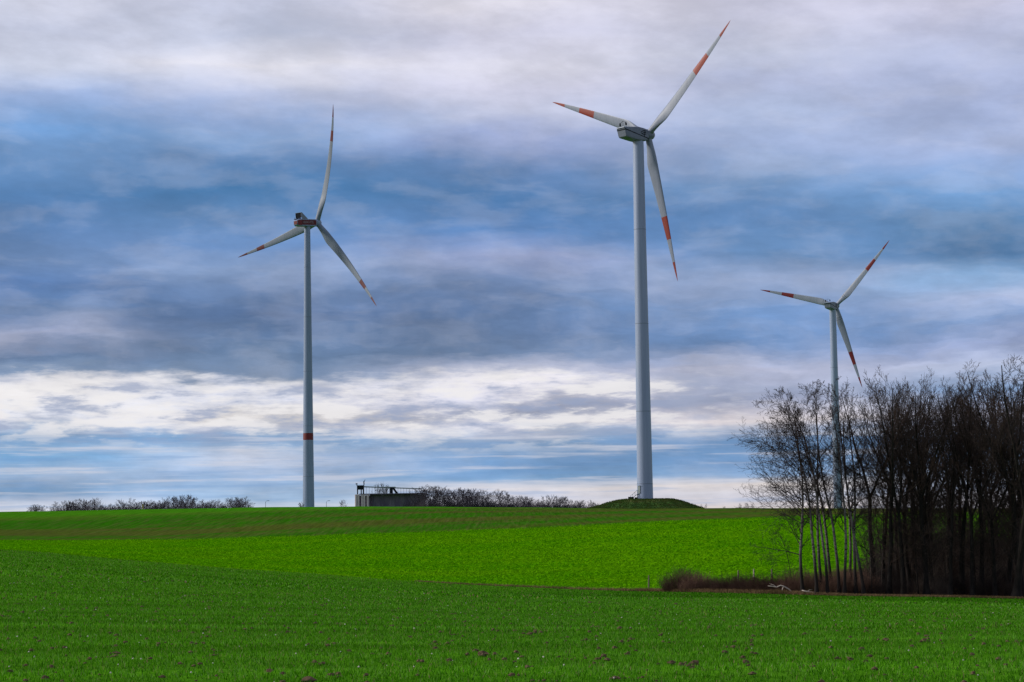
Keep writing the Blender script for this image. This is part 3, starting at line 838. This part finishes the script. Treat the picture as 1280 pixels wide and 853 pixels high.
def bark(name, ca, cb, cc=None, birch=False):
    m_, t, b = new_mat(name, .9, .15)
    p = objc(t)
    n1_ = t.noise(t.vmath('MULTIPLY', p, (3, 3, 1.2)), 1.0, 5, .65)
    c = t.mix(t.map(n1_, .35, .65), ca, cb)
    if birch:
        band = t.noise(t.vmath('MULTIPLY', p, (2, 2, 9)), 1.0, 3, .6)
        c = t.mix(t.map(band, .52, .64), c, (0.03, 0.025, 0.025))
        z = t.sep(p)[2]
        c = t.mix(t.map(z, 1.8, 5.0, 1, 0), c, (0.02, 0.016, 0.016))
        c = t.mix(t.map(z, 9, 15), c, (0.05, 0.035, 0.035))
    setc(t, b, c); bump(t, b, n1_, .5, .03)
    return m_
M_BARK = bark('dark_bark', (0.009, 0.008, 0.008), (0.024, 0.020, 0.019))
M_TWIG = bark('twig_bark', (0.018, 0.014, 0.014), (0.036, 0.027, 0.026))
M_TWIG2 = bark('reddish_twig_bark', (0.034, 0.024, 0.021), (0.064, 0.043, 0.036))
M_BIRCH = bark('pale_bark', (0.085, 0.075, 0.08), (0.18, 0.16, 0.165), birch=True)
M_BTWIG = bark('pale_tree_twigs', (0.022, 0.017, 0.018), (0.05, 0.036, 0.036))
M_FARTREE = bark('hazed_distant_bark', (0.038, 0.034, 0.048), (0.070, 0.060, 0.078))  # lighter and purplish: haze of distance mixed into the bark colour

TOP = {}
def proto(spec, mt, mc):
    mk, T, Cc = tree_mesh(**spec)
    zs_ = np.array([v[2] for v in Cc[0]] + [v[2] for v in T[0]])
    res = (mk('trunk', T[0], T[1], mt), mk('crown', Cc[0], Cc[1], mc))
    TOP[res[0].name] = float(np.percentile(zs_, 99.7))
    return res
def put_tree(name, pr, loc, rz, sc_, label, cat, group):
    o = empty(name, loc, rz); o.scale = sc_ if isinstance(sc_, tuple) else (sc_,) * 3
    tag(o, label, cat, group)
    for nm, me in zip(('trunk', 'crown'), pr):
        c_ = bpy.data.objects.new(nm, me); col.objects.link(c_); c_.parent = o
    return o

ordn = ['first', 'second', 'third', 'fourth', 'fifth', 'sixth', 'seventh', 'eighth', 'ninth', 'tenth', 'eleventh', 'twelfth', 'thirteenth', 'fourteenth', 'fifteenth', 'sixteenth', 'seventeenth', 'eighteenth', 'nineteenth', 'twentieth']
# slender pale trees at the left edge of the wood: (px of foot, depth, top py, lean x, asym x, crown reach)
slim = [(1001, 188, 492, -.36, -.6, 5.7), (1018, 187, 482, -.20, -.45, 5.2), (1024, 190, 476, -.12, -.35, 5.4), (1032, 187, 482, -.15, -.1, 3.6), (1037, 191, 492, -.4, -.2, 3.4),
        (1046, 188, 474, -.12, 0, 3.4), (1053, 187, 482, -.1, .1, 3.3), (1061, 192, 470, .0, .2, 3.6), (1067, 188, 490, -.15, .1, 3.2), (1077, 187, 494, .05, .2, 3.0)]
sd_ = 100
for i, (px, d, ty, ln, asx, reach) in enumerate(slim):
    P_ = at(px, d); H = 1.7 + ray(px, ty)[2] * d - P_[2]
    pr = proto(dict(seed=sd_ + i, H=H * 1.02, r0=.17 - .006 * (i % 4), n1=(34, 30, 28)[i] if i < 3 else 24, base=.30 if i else .20, lean0=1, L1=reach, ang=50 if i < 2 else 42, up=.32, wander=.09, lean=(ln, 0), n2=11, n3=7, n4=3, asym=(asx, 0), curve=(-.3 if i in (0, 2) else .2), droop=.10 if i < 3 else .03, bot_len=.5 if i == 0 else .65, minr=.0095), M_BIRCH, M_BTWIG)
    lab = 'slender pale-stemmed bare tree, %s from the left at the edge of the wood' % ordn[i]
    if i == 0: lab = 'slender pale-stemmed bare tree at the far left edge of the wood, crown reaching left'
    k_ = H / TOP[pr[0].name]
    put_tree('birch_tree', pr, P_, 0, (1, 1, k_), lab, 'bare tree', 'slender pale bare trees at the edge of the wood')

protos = []
for i in range(7):
    protos.append((proto(dict(seed=300 + i, H=20., r0=.27 if i % 2 else .22, n1=25, base=(.12, .2, .3, .25, .35, .18, .28)[i], L1=(7.0, 6.6, 6.0, 6.2, 5.2, 6.8, 5.6)[i], ang=48, up=.62, wander=.07, forks=(2, 3, 2, 4, 0, 2, 3)[i], n2=9, n3=5, n4=3, minr=.0105, lean=(0, 0)), M_BARK, M_TWIG if i % 3 else M_TWIG2), None))
    protos[-1] = protos[-1][0]
wood_group = 'dark bare trees of the wood'
front = [(1089, 194, 478, 5, 1.0), (1108, 189, 462, 0, 1.15), (1127, 188, 466, 2, 1), (1134, 193, 463, 0, 1), (1155, 188, 478, 5, .9), (1163, 192, 474, 6, 1), (1184, 187, 480, 4, .9), (1199, 191, 470, 3, .95),
         (1212, 187, 472, 2, .9), (1223, 190, 478, 5, .9), (1240, 187, 474, 0, .95), (1256, 189, 470, 6, 1.0), (1266, 184, 447, 1, 1.15), (1275, 186, 452, 3, 1.05), (1290, 186, 455, 2, 1.0)]
k = 0
for i, (px, d, ty, pi, wd) in enumerate(front):
    P_ = at(px, d); H = 1.7 + ray(px, ty)[2] * d - P_[2]; s_ = H / TOP[protos[pi][0].name]
    lab = 'dark bare tree, %s from the left in the front row of the wood' % ordn[i]
    if i == 12: lab = 'tall dark bare tree with wide forked crown near the right edge of the picture'
    o = put_tree('bare_tree', protos[pi], P_, rng.uniform(0, 6.28), (s_ * wd, s_ * wd, s_), lab, 'bare tree', wood_group)
    o.rotation_euler[0] = R(rng.uniform(-2, 2)); o.rotation_euler[1] = R(rng.uniform(-5, 2))
back = []
for row, (dd, x0, x1, n) in enumerate(((199, 1094, 1300, 10), (210, 1108, 1330, 9), (224, 1124, 1340, 7))):
    for i in range(n):
        px = x0 + (x1 - x0) * (i + rng.uniform(.1, .9)) / n; d = dd + rng.uniform(-5, 5)
        ty = interp([1088, 1110, 1150, 1180, 1205, 1235, 1265, 1350], [482, 470, 472, 482, 474, 480, 466, 462], px) + rng.uniform(-2, 22)
        P_ = at(px, d); H = 1.7 + ray(px, float(ty))[2] * d - P_[2]; q_ = int(rng.integers(0, 7)); s_ = H / TOP[protos[q_][0].name]; wd = rng.uniform(.8, 1.0)
        o = put_tree('bare_tree', protos[q_], P_, rng.uniform(0, 6.28), (s_ * wd, s_ * wd, s_), 'dark bare tree standing deep in the wood behind the front row', 'bare tree', 'dark bare trees behind the front row of the wood')
        o.rotation_euler[1] = R(rng.uniform(-5, 3))

# ------------------------------------------------------------------ shrubs and undergrowth
def shrub_mesh(seed, rx, ry, h, n, mat, minr=.006, spread=.5, sub=4, name='shrub'):
    rnd = random.Random(seed); V = []; Fc = []
    def stem(p, d, L, r, lev):
        pts = [p]; seg = 4 if lev == 0 else 2; dd = d
        for k in range(seg):
            dd = (dd + Vector((rnd.gauss(0, .14), rnd.gauss(0, .14), rnd.gauss(0, .08) - (.10 if lev == 0 else 0)))).normalized(); pts.append(pts[-1] + dd * (L / seg))
        i0 = len(V)
        for q, pp in enumerate(pts[:-1]):
            rr = max(minr, r * (1 - .7 * q / seg))
            for j in range(3): V.append((pp.x + rr * math.cos(j * 2.094), pp.y + rr * math.sin(j * 2.094), pp.z))
        V.append(tuple(pts[-1]))
        for q in range(seg - 1):
            for j in range(3): j2 = (j + 1) % 3; Fc.append((i0 + q * 3 + j, i0 + q * 3 + j2, i0 + q * 3 + 3 + j2, i0 + q * 3 + 3 + j))
        o_ = i0 + (seg - 1) * 3
        for j in range(3): Fc.append((o_ + j, o_ + (j + 1) % 3, len(V) - 1))
        if lev < 1:
            for _ in range(sub):
                f = rnd.uniform(.25, 1); x_ = f * seg; kk = min(int(x_), seg - 1); pp = pts[kk].lerp(pts[kk + 1], x_ - kk)
                a_ = rnd.uniform(0, 6.28); nd = (dd + Vector((math.cos(a_), math.sin(a_), rnd.uniform(-.2, .5))) * .9).normalized(); stem(pp, nd, L * rnd.uniform(.2, .4), r * .5, lev + 1)
    for _ in range(n):
        a_ = rnd.uniform(0, 6.28); q = math.sqrt(rnd.random()); x_, y_ = q * math.cos(a_), q * math.sin(a_)
        hh_ = h * math.sqrt(max(.12, 1 - q * q * .85)) * rnd.uniform(.6, 1.05)
        d = Vector((x_ * spread + rnd.gauss(0, .16), y_ * spread + rnd.gauss(0, .16), 1)).normalized()
        stem(Vector((x_ * rx, y_ * ry, -.05)), d, hh_, .012, 0)
    me = bpy.data.meshes.new(name); me.from_pydata(V, [], Fc); me.materials.append(mat); me.update(); return me
M_BRAM = bark('bramble_stems', (0.085, 0.048, 0.038), (0.17, 0.10, 0.076))
M_BRAM2 = bark('dry_bramble_stems', (0.08, 0.045, 0.032), (0.15, 0.092, 0.065))
sh1 = shrub_mesh(1, 1.5, 1.2, 2.15, 900, M_BRAM); sh2 = shrub_mesh(2, 1.9, 1.1, 1.35, 900, M_BRAM); sh3 = shrub_mesh(3, 2.0, 1.2, 1.2, 900, M_BRAM2)
def put(name, me, loc, rz, s_, label, cat, group=None):
    o = bpy.data.objects.new(name, me); col.objects.link(o); o.location = loc; o.rotation_euler = (0, 0, rz); o.scale = s_ if isinstance(s_, tuple) else (s_,) * 3
    return tag(o, label, cat, group)
def edge(px, off):
    u_ = ray(px, 738)[0]; d = float(d1(u_)) + off; return np.array([u_ * d, d, float(gz(u_ * d, d))])
put('shrub', sh1, edge(852, 2.0), 0, (1.15, 1, 1.2), 'round reddish-brown bare shrub at the left end of the thicket', 'shrub')
hedge = 'low brown thicket between the round shrub and the wood'
for i, (px, off, me, s_, lab) in enumerate([(874, 2.4, sh2, 1.05, 'low brown bramble shrub touching the round shrub on its right'), (893, 2.6, sh3, .98, 'low brown bramble shrub, second to the right of the round shrub'),
        (915, 2.4, sh2, 1.02, 'low brown bramble shrub in front of the middle fence post'), (938, 2.6, sh2, 1.0, 'low brown bramble shrub under the pale fence post'),
        (958, 2.6, sh3, 1.15, 'low brown bramble shrub behind the left end of the fallen branch'), (980, 3.2, sh2, 1.15, 'low brown bramble shrub between the fallen branch and the first pale tree'),
        (1006, 4.0, sh2, 1.45, 'brown bramble shrub behind the first pale tree'), (1034, 4.5, sh3, 1.5, 'brown bramble shrub behind the middle of the pale trees'), (1062, 4.8, sh2, 1.6, 'brown bramble shrub behind the last pale trees')]):
    put('shrub', me, edge(px, off), rng.uniform(-.4, .4), (s_, s_, s_ * rng.uniform(1.2, 1.5)), lab, 'shrub', hedge)
M_UND = bark('undergrowth_stems', (0.055, 0.044, 0.039), (0.11, 0.086, 0.074))
us = [shrub_mesh(20 + i, 1.7, 1.6, 4.2, 250, (M_TWIG2, M_TWIG, M_UND)[i], minr=.008, spread=.45, sub=5) for i in range(3)]
k = 0
for (dd, x0, x1, n, sc0) in ((189.5, 1082, 1290, 11, .5), (197, 1085, 1300, 9, .85), (207, 1092, 1310, 10, 1.15), (220, 1105, 1330, 11, 1.4), (233, 1120, 1340, 10, 1.5)):
    for i in range(n):
        px = x0 + (x1 - x0) * (i + rng.uniform(.2, .8)) / n; P_ = at(px, dd + rng.uniform(-2, 2)); s_ = sc0 * rng.uniform(.75, 1.2)
        put('undergrowth_shrub', us[int(rng.integers(0, 3))], P_, rng.uniform(0, 6.28), (s_, s_, s_), 'bare brown shrub in the undergrowth between the dark trunks', 'shrub', 'bare undergrowth shrubs inside the wood')
usap = [proto(dict(seed=640 + i, H=11., r0=.06, n1=22, base=.12, L1=2.9, ang=42, up=.35, wander=.13, n2=8, n3=5, n4=2, minr=.008), M_BARK, (M_TWIG, M_TWIG2, M_UND)[i]) for i in range(3)]
for i in range(46):
    px = 1078 + 225 * (i + rng.uniform(0, 1)) / 46; P_ = at(px, 188 + 40 * rng.uniform() ** 1.5)
    put_tree('sapling', usap[i % 3], P_, rng.uniform(0, 6.28), rng.uniform(.55, 1.35), 'thin bare sapling growing between the dark trunks of the wood', 'sapling', 'thin bare saplings inside the wood')
# small drooping saplings left of the pale trees
sp = proto(dict(seed=777, H=6.5, r0=.05, n1=16, base=.12, L1=2.6, ang=55, up=.05, wander=.16, lean=(-.7, 0), n2=8, n3=5, n4=2, asym=(-.5, 0), droop=.22, minr=.006), M_BARK, M_TWIG)
put_tree('sapling', sp, edge(992, 3.5), 0, 1.0, 'thin drooping bare sapling left of the first pale tree', 'sapling', None)
put_tree('sapling', sp, edge(1090, 2.5), 1.9, .9, 'thin leaning bare sapling right of the last pale tree', 'sapling', None)

# fallen pale branch
M_DEAD, t, b = new_mat('bleached_wood', .8, .2); setc(t, b, t.mix(t.noise(objc(t), 6, 4), (0.42, 0.36, 0.32), (0.68, 0.60, 0.54)))
fb = empty('fallen_branch', edge(975, .6)); tag(fb, 'bleached fallen branch lying in front of the thicket beside the first pale tree', 'fallen branch')
mb = MB(); mb.tube([(-1.15, 0, .75), (-.75, .05, .70), (-.3, .1, .62), (.05, 0, .78), (.35, 0, .70), (.8, 0, .45), (1.15, 0, .12), (1.3, 0, .02)], [.02, .045, .05, .055, .06, .065, .07, .07], 7); mb.build('bough', M_DEAD, fb, smooth=True)
mb = MB(); mb.tube([(-.3, .1, .62), (-.6, .1, .84), (-.95, .15, .95)], [.035, .025, .01], 6); mb.build('twig', M_DEAD, fb, smooth=True)
mb = MB(); mb.tube([(.35, 0, .7), (.2, -.15, .4), (.1, -.2, .05)], [.04, .03, .03], 6); mb.build('twig', M_DEAD, fb, smooth=True)
fb = empty('fallen_branch', edge(1009, .1)); tag(fb, 'short bleached log on the ground just right of the first pale tree', 'fallen branch')
mb = MB(); mb.tube([(-.5, 0, .42), (-.1, 0, .30), (.4, .05, .22), (.75, .05, .08)], [.05, .07, .075, .06], 7); mb.build('bough', M_DEAD, fb, smooth=True)
mb = MB(); mb.tube([(0, 0, .29), (.2, -.05, .45), (.5, -.1, .5)], [.03, .02, .01], 6); mb.build('twig', M_DEAD, fb, smooth=True)

# fence posts
M_POST, t, b = new_mat('weathered_post', .9, .1); setc(t, b, t.mix(t.noise(objc(t), 5, 4), (0.10, 0.08, 0.06), (0.22, 0.19, 0.155)))
M_POSTP, t, b = new_mat('pale_post', .9, .1); setc(t, b, t.mix(t.noise(objc(t), 5, 4), (0.30, 0.27, 0.22), (0.5, 0.45, 0.38)))
for px, off, h, mt, lab in ((811, 2.2, 1.55, M_POST, 'dark wooden fence post standing alone left of the round shrub'), (942.5, 4.6, 2.15, M_POSTP, 'pale wooden fence post sticking up out of the low thicket'),
                        (923, 5.0, 2.0, M_POST, 'grey fence post just left of the pale fence post'), (965, 5.2, 2.15, M_POST, 'grey fence post right of the pale fence post, near the pale trees')):
    P_ = edge(px, off); fp = empty('fence_post', P_); tag(fp, lab, 'fence post')
    mb = MB(); mb.tube([(0, 0, -.2), (.01, 0, h * .5), (.03, 0, h)], [.085, .08, .07], 8); mb.build('post', mt, fp, smooth=True, autosmooth=40)
    mb = MB()
    for z in (h * .45, h * .75): mb.box((0, -.09, z), (.05, .05, .05))
    mb.build('staple', M_STEEL, fp)

# ------------------------------------------------------------------ skyline: far trees, lamps, marker
fproto = []
for i in range(5):
    mk, T, Cc = tree_mesh(seed=900 + i, H=12., r0=.22, n1=22, base=.22, L1=5.6, ang=55, up=.3, wander=.12, forks=(0, 3, 0, 2, 3)[i], n2=8, n3=5, n4=2, minr=.027)
    o_ = len(T[0]); me = mk('distant_tree', T[0] + Cc[0], T[1] + [tuple(a + o_ for a in f) for f in Cc[1]], M_FARTREE); fproto.append(me)
fbush = shrub_mesh(55, 2.2, 2.0, 5.0, 420, M_FARTREE, minr=.035, spread=.5, sub=4)
def far_tree(px, d, top, wd, label, group, bush=False):
    P_ = at(px, d); H = 1.7 + ray(px, top)[2] * d - P_[2]
    if bush: s_ = H / 5.0; me = fbush; w_ = wd
    else: s_ = H / 12.3; me = fproto[int(rng.integers(0, 5))]; w_ = s_ * wd
    put('distant_tree' if not bush else 'distant_shrub', me, P_, rng.uniform(0, 6.28), (w_, w_, s_), label, 'distant tree' if not bush else 'shrub', group)
gl, gc = 'distant bare trees on the skyline left of the left turbine', 'distant bare trees on the skyline right of the silo building'
TL = [(40, 631), (45, 630), (54, 633), (73, 628), (78, 627), (84, 628), (89, 628), (95, 624), (98, 630), (105, 624), (108, 626), (115, 626), (123, 624), (127, 632), (135, 631), (142, 631), (150, 626), (153, 629), (161, 630), (168, 624), (173, 627), (177, 628), (184, 625), (189, 626), (194, 626), (200, 625), (205, 626),
      (211, 621), (216, 624), (221, 622), (226, 621), (230, 619), (236, 620), (240, 622), (244, 624), (250, 626), (255, 626), (260, 630), (266, 626), (272, 624), (277, 630), (284, 624), (290, 622), (295, 621), (300, 623), (304, 622), (308, 628)]
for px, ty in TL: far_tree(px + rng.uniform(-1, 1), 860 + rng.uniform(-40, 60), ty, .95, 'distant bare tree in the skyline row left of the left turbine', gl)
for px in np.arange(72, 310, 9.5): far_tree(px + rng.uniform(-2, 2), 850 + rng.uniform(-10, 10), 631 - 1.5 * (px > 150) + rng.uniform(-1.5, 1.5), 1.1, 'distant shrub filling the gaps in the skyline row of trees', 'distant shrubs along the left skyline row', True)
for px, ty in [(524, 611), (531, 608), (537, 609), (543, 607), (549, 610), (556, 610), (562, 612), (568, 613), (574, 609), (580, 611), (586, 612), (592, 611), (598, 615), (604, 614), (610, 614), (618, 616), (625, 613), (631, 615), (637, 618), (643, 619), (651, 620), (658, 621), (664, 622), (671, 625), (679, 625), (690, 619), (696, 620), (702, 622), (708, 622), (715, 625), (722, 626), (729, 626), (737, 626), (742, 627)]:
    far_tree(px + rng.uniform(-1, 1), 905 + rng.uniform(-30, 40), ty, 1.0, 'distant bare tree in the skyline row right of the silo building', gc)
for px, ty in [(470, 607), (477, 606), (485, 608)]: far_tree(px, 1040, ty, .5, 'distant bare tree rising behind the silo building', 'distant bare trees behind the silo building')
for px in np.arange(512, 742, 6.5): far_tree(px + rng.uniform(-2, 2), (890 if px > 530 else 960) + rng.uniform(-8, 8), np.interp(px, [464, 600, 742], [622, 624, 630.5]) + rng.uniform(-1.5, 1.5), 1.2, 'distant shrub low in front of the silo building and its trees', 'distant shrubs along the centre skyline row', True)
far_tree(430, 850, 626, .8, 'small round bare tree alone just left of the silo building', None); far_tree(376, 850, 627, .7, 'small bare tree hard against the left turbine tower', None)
for px, ty in ((876, 631), (883.5, 630), (905, 633), (925, 630), (934, 629), (940, 630)): far_tree(px, 800, ty, .5, 'tiny bare tree on the skyline between the mound and the wood', 'tiny bare trees between the mound and the wood')
for px, ty, lab in ((332, 626.5, 'thin street lamp on the skyline right of the left tree row'), (408, 626.5, 'thin street lamp just right of the left turbine tower')):
    P_ = at(px, 800); h = 1.7 + ray(px, ty)[2] * 800 - P_[2]
    o = empty('street_lamp', P_); tag(o, lab, 'street lamp')
    mb = MB(); mb.tube([(0, 0, 0), (0, 0, h - .4), (.3, 0, h), (.9, 0, h + .1)], [.1, .08, .07, .06], 6); mb.build('pole', M_SEAM, o)
    mb = MB(); mb.box((1.1, 0, h + .08), (.8, .3, .18)); mb.build('lamp_head', M_DARK, o)
M_YEL, t, b = new_mat('yellow_marker_paint', .6, .3); setc(t, b, t.mix(t.noise(objc(t), 4, 3), (0.50, 0.38, 0.14), (0.40, 0.30, 0.12)))
P_ = at(178.5, 640); o = empty('marker_post', P_); h = 1.7 + ray(178.5, 631)[2] * 640 - P_[2]; tag(o, 'yellow marker post on the skyline in front of the left tree row', 'marker post')
mb = MB(); mb.box((0, 0, h / 2), (.34, .3, h)); mb.build('post', M_YEL, o, bevel=.02)
mb = MB(); mb.box((0, 0, h + .05), (.42, .38, .12)); mb.build('cap', M_YEL, o, bevel=.02)

# ------------------------------------------------------------------ sky
SUN_AZ, SUN_EL = R(-82), R(27)          # azimuth from +Y, left of the view
w = bpy.data.worlds.new('World'); sc.world = w; w.use_nodes = True
t = NT(w.node_tree); bg = t.n['Background']
sky = t.n.new('ShaderNodeTexSky'); sky.sky_type = 'NISHITA'; sky.sun_disc = False; sky.sun_elevation = SUN_EL; sky.sun_rotation = SUN_AZ
sky.dust_density = 2.0
dirv = t.n.new('ShaderNodeTexCoord').outputs['Generated']
s3 = t.sep(dirv)
el = t.math('MULTIPLY', t.math('ARCSINE', s3[2]), 180 / math.pi)
az = t.math('MULTIPLY', t.math('ARCTAN2', s3[0], s3[1]), 180 / math.pi)
# warps: broad billows, then streaks drawn out sideways; weaker towards the horizon
amp = t.map(el, 0.0, 4.5, .16, 1.0)
v0 = t.comb(t.math('MULTIPLY', az, .10), t.math('MULTIPLY', el, .34), 3.7)
v1 = t.comb(t.math('MULTIPLY', az, .30), t.math('MULTIPLY', el, 1.3), 1.3)
v2 = t.comb(t.math('MULTIPLY', az, .9), t.math('MULTIPLY', el, 4.2), 8.1)
nA = t.noise(v0, 1.0, 3, .45); nB = t.noise(v1, 1.0, 5, .52); nC = t.noise(v2, 1.0, 5, .65)
dA = t.math('MULTIPLY', t.math('SUBTRACT', nA, .5), 1.5); dB = t.math('MULTIPLY', t.math('SUBTRACT', nB, .5), t.map(el, 5, 9, 1.1, .75)); dC = t.math('MULTIPLY', t.math('SUBTRACT', nC, .5), t.map(el, 4, 7, .5, .12))
elw = t.math('ADD', el, t.math('MULTIPLY', t.math('ADD', dA, t.math('ADD', dB, dC)), amp))
azw = t.math('ADD', az, t.math('MULTIPLY', t.math('SUBTRACT', t.noise(v1, .6, 4, .6), .5), 6.0))
COLS = {
 40: [(0,(205,208,226)),(40,(200,205,226)),(80,(210,216,236)),(120,(158,180,222)),(160,(125,158,210)),(200,(100,143,200)),(240,(76,126,188)),(280,(86,128,188)),(320,(100,135,190)),(360,(97,120,170)),(395,(106,126,170)),(428,(158,168,200)),(450,(112,126,162)),(464,(140,150,180)),(472,(226,225,232)),(500,(238,235,236)),(530,(210,214,228)),(548,(145,172,212)),(575,(130,170,215)),(598,(160,185,218)),(616,(112,160,214)),(630,(205,214,234)),(640,(225,228,236))],
 320: [(0,(196,200,222)),(40,(196,203,226)),(75,(226,225,236)),(110,(182,192,222)),(140,(152,176,220)),(170,(148,170,215)),(205,(88,132,190)),(240,(62,120,182)),(270,(85,130,188)),(310,(118,143,193)),(340,(146,160,200)),(370,(110,125,165)),(400,(95,112,155)),(440,(106,121,156)),(466,(124,134,164)),(476,(215,217,230)),(500,(215,218,232)),(520,(238,233,232)),(536,(200,205,222)),(548,(125,160,205)),(575,(195,204,224)),(600,(150,180,218)),(625,(168,196,227)),(638,(205,214,230))],
 640: [(0,(226,223,235)),(40,(207,207,227)),(80,(220,219,234)),(110,(213,213,233)),(150,(195,200,225)),(180,(152,167,210)),(210,(92,132,190)),(250,(70,120,182)),(300,(108,138,193)),(330,(150,163,203)),(360,(124,137,178)),(400,(100,115,155)),(440,(118,130,165)),(462,(170,177,202)),(480,(236,232,238)),(497,(210,210,226)),(512,(152,160,186)),(530,(213,213,224)),(548,(148,167,202)),(580,(125,155,200)),(598,(135,165,205)),(610,(225,222,228)),(624,(208,210,225)),(638,(228,220,222))],
 960: [(0,(205,205,225)),(60,(195,200,222)),(100,(180,188,218)),(140,(175,188,220)),(190,(165,182,220)),(230,(110,150,205)),(270,(90,135,195)),(320,(95,138,195)),(350,(158,176,213)),(380,(127,151,200)),(420,(117,140,188)),(455,(188,193,220)),(480,(168,178,208)),(500,(150,158,186)),(524,(220,211,214)),(536,(160,176,206)),(548,(96,140,195)),(580,(106,150,205)),(597,(150,180,218)),(606,(242,232,228)),(620,(222,220,230)),(632,(228,220,222)),(638,(240,222,212))],
 1240: [(0,(205,205,228)),(60,(182,190,220)),(120,(170,182,218)),(190,(165,182,222)),(240,(130,162,212)),(275,(90,138,195)),(310,(76,123,180)),(345,(148,173,214)),(375,(165,180,215)),(400,(127,146,191)),(430,(150,165,205)),(460,(180,190,218)),(490,(142,160,200)),(520,(190,190,210)),(560,(122,156,205)),(600,(180,195,222)),(632,(230,222,228))]}
def tone(c):
    r, g, b_ = c
    if b_ - r > 85: return (r + 7, g + 1, b_ - 9)
    if b_ - r > 28 and r < 150: return (r - 9, g + 2, b_ + 4)
    return c
def ramp_for(px):
    st = []
    for py, c in COLS[px]:
        r = ray(px, py); e = math.degrees(math.atan2(r[2], math.hypot(r[0], 1))); st.append((max(0, e / 20.0), lin(tone(c))))
    st.sort(key=lambda q: q[0])
    st.append((.86, lin((200, 203, 222)))); st.append((1.0, lin((196, 200, 220))))
    return t.ramp(t.math('DIVIDE', elw, 20.0, clamp=True), st)
pxs_ = sorted(COLS); azs = [math.degrees(math.atan(ray(p, 300)[0])) for p in pxs_]
c = ramp_for(pxs_[0])
for i in range(1, 5): c = t.mix(t.map(azw, azs[i - 1], azs[i]), c, ramp_for(pxs_[i]))
# finer light and dark modelling inside the cloud sheets
d1n = t.noise(t.comb(t.math('MULTIPLY', az, .55), t.math('MULTIPLY', elw, 1.5), 5.5), 1.0, 5, .52)
c = t.mix(t.map(d1n, .42, .68, .0, .10), c, lin((232, 230, 240)))
c = t.mix(t.map(t.noise(t.comb(t.math('MULTIPLY', az, .4), t.math('MULTIPLY', elw, 1.1), 15.5), 1.0, 4, .5), .45, .7, 0, .05), c, lin((84, 118, 172)))
fib = t.noise(t.comb(t.math('MULTIPLY', az, .26), t.math('ADD', t.math('MULTIPLY', el, .62), t.math('MULTIPLY', az, .04)), 41.0), 1.0, 9, .6)
c = t.vmath('SCALE', c, scale=t.map(fib, .28, .72, .85, 1.15))
fib2 = t.noise(t.comb(t.math('MULTIPLY', az, .22), t.math('MULTIPLY', elw, 1.5), 51.0), 1.0, 9, .62)
c = t.vmath('SCALE', c, scale=t.math('ADD', 1.0, t.math('MULTIPLY', t.map(el, 10, 5, .12, .8), t.math('SUBTRACT', fib2, .5))))
# bright broken cloud low in the left and middle of the sky
lowb = t.math('MULTIPLY', t.map(elw, 1.7, 2.9), t.map(elw, 3.8, 4.4, 1, 0))
lowb = t.math('MULTIPLY', lowb, t.map(azw, 3, 8, 1, 0))
puff = t.noise(t.comb(t.math('MULTIPLY', az, .5), t.math('MULTIPLY', el, 2.3), 21.0), 1.0, 9, .60)
c = t.mix(t.math('MULTIPLY', lowb, t.map(puff, .47, .60, 0, .8)), c, lin((244, 241, 242)))
c = t.mix(t.math('MULTIPLY', lowb, t.map(puff, .50, .36, 0, .75)), c, lin((150, 164, 196)))
stk = t.noise(t.comb(t.math('MULTIPLY', az, .16), t.math('MULTIPLY', el, 3.6), 33.0), 1.0, 6, .6)
c = t.mix(t.math('MULTIPLY', t.map(el, 3.0, 2.2), t.map(stk, .50, .66, 0, .55)), c, lin((220, 220, 230)))
c = t.mix(t.math('MULTIPLY', t.map(el, 3.0, 2.2), t.map(stk, .48, .36, 0, .35)), c, lin((112, 156, 208)))
# overhead and all round: cloud sheet with real sky behind it
nish = t.vmath('SCALE', sky.outputs[0], scale=.10)
n_ = t.noise(dirv, 2.5, 6, .6)
over = t.mix(t.map(n_, .35, .7, .1, .7), lin((190, 193, 208)), nish)
side_ = t.map(t.math('ABSOLUTE', az), 22, 45)
hi = t.map(el, 17, 28)
c = t.mix(t.math('MAXIMUM', side_, hi), c, over)
c = t.mix(.05, c, nish)
t.l.new(c, bg.inputs[0]); bg.inputs[1].default_value = 1.0

# ------------------------------------------------------------------ sun through thin cloud
sd = bpy.data.lights.new('sun', 'SUN'); so = bpy.data.objects.new('sun', sd); col.objects.link(so)
sd.energy = 2.9; sd.angle = R(10); sd.color = (1.0, .93, .84)
dv = Vector((math.sin(SUN_AZ) * math.cos(SUN_EL), math.cos(SUN_AZ) * math.cos(SUN_EL), math.sin(SUN_EL)))
so.rotation_euler = dv.to_track_quat('Z', 'Y').to_euler()
so.location = (-60, 0, 60)
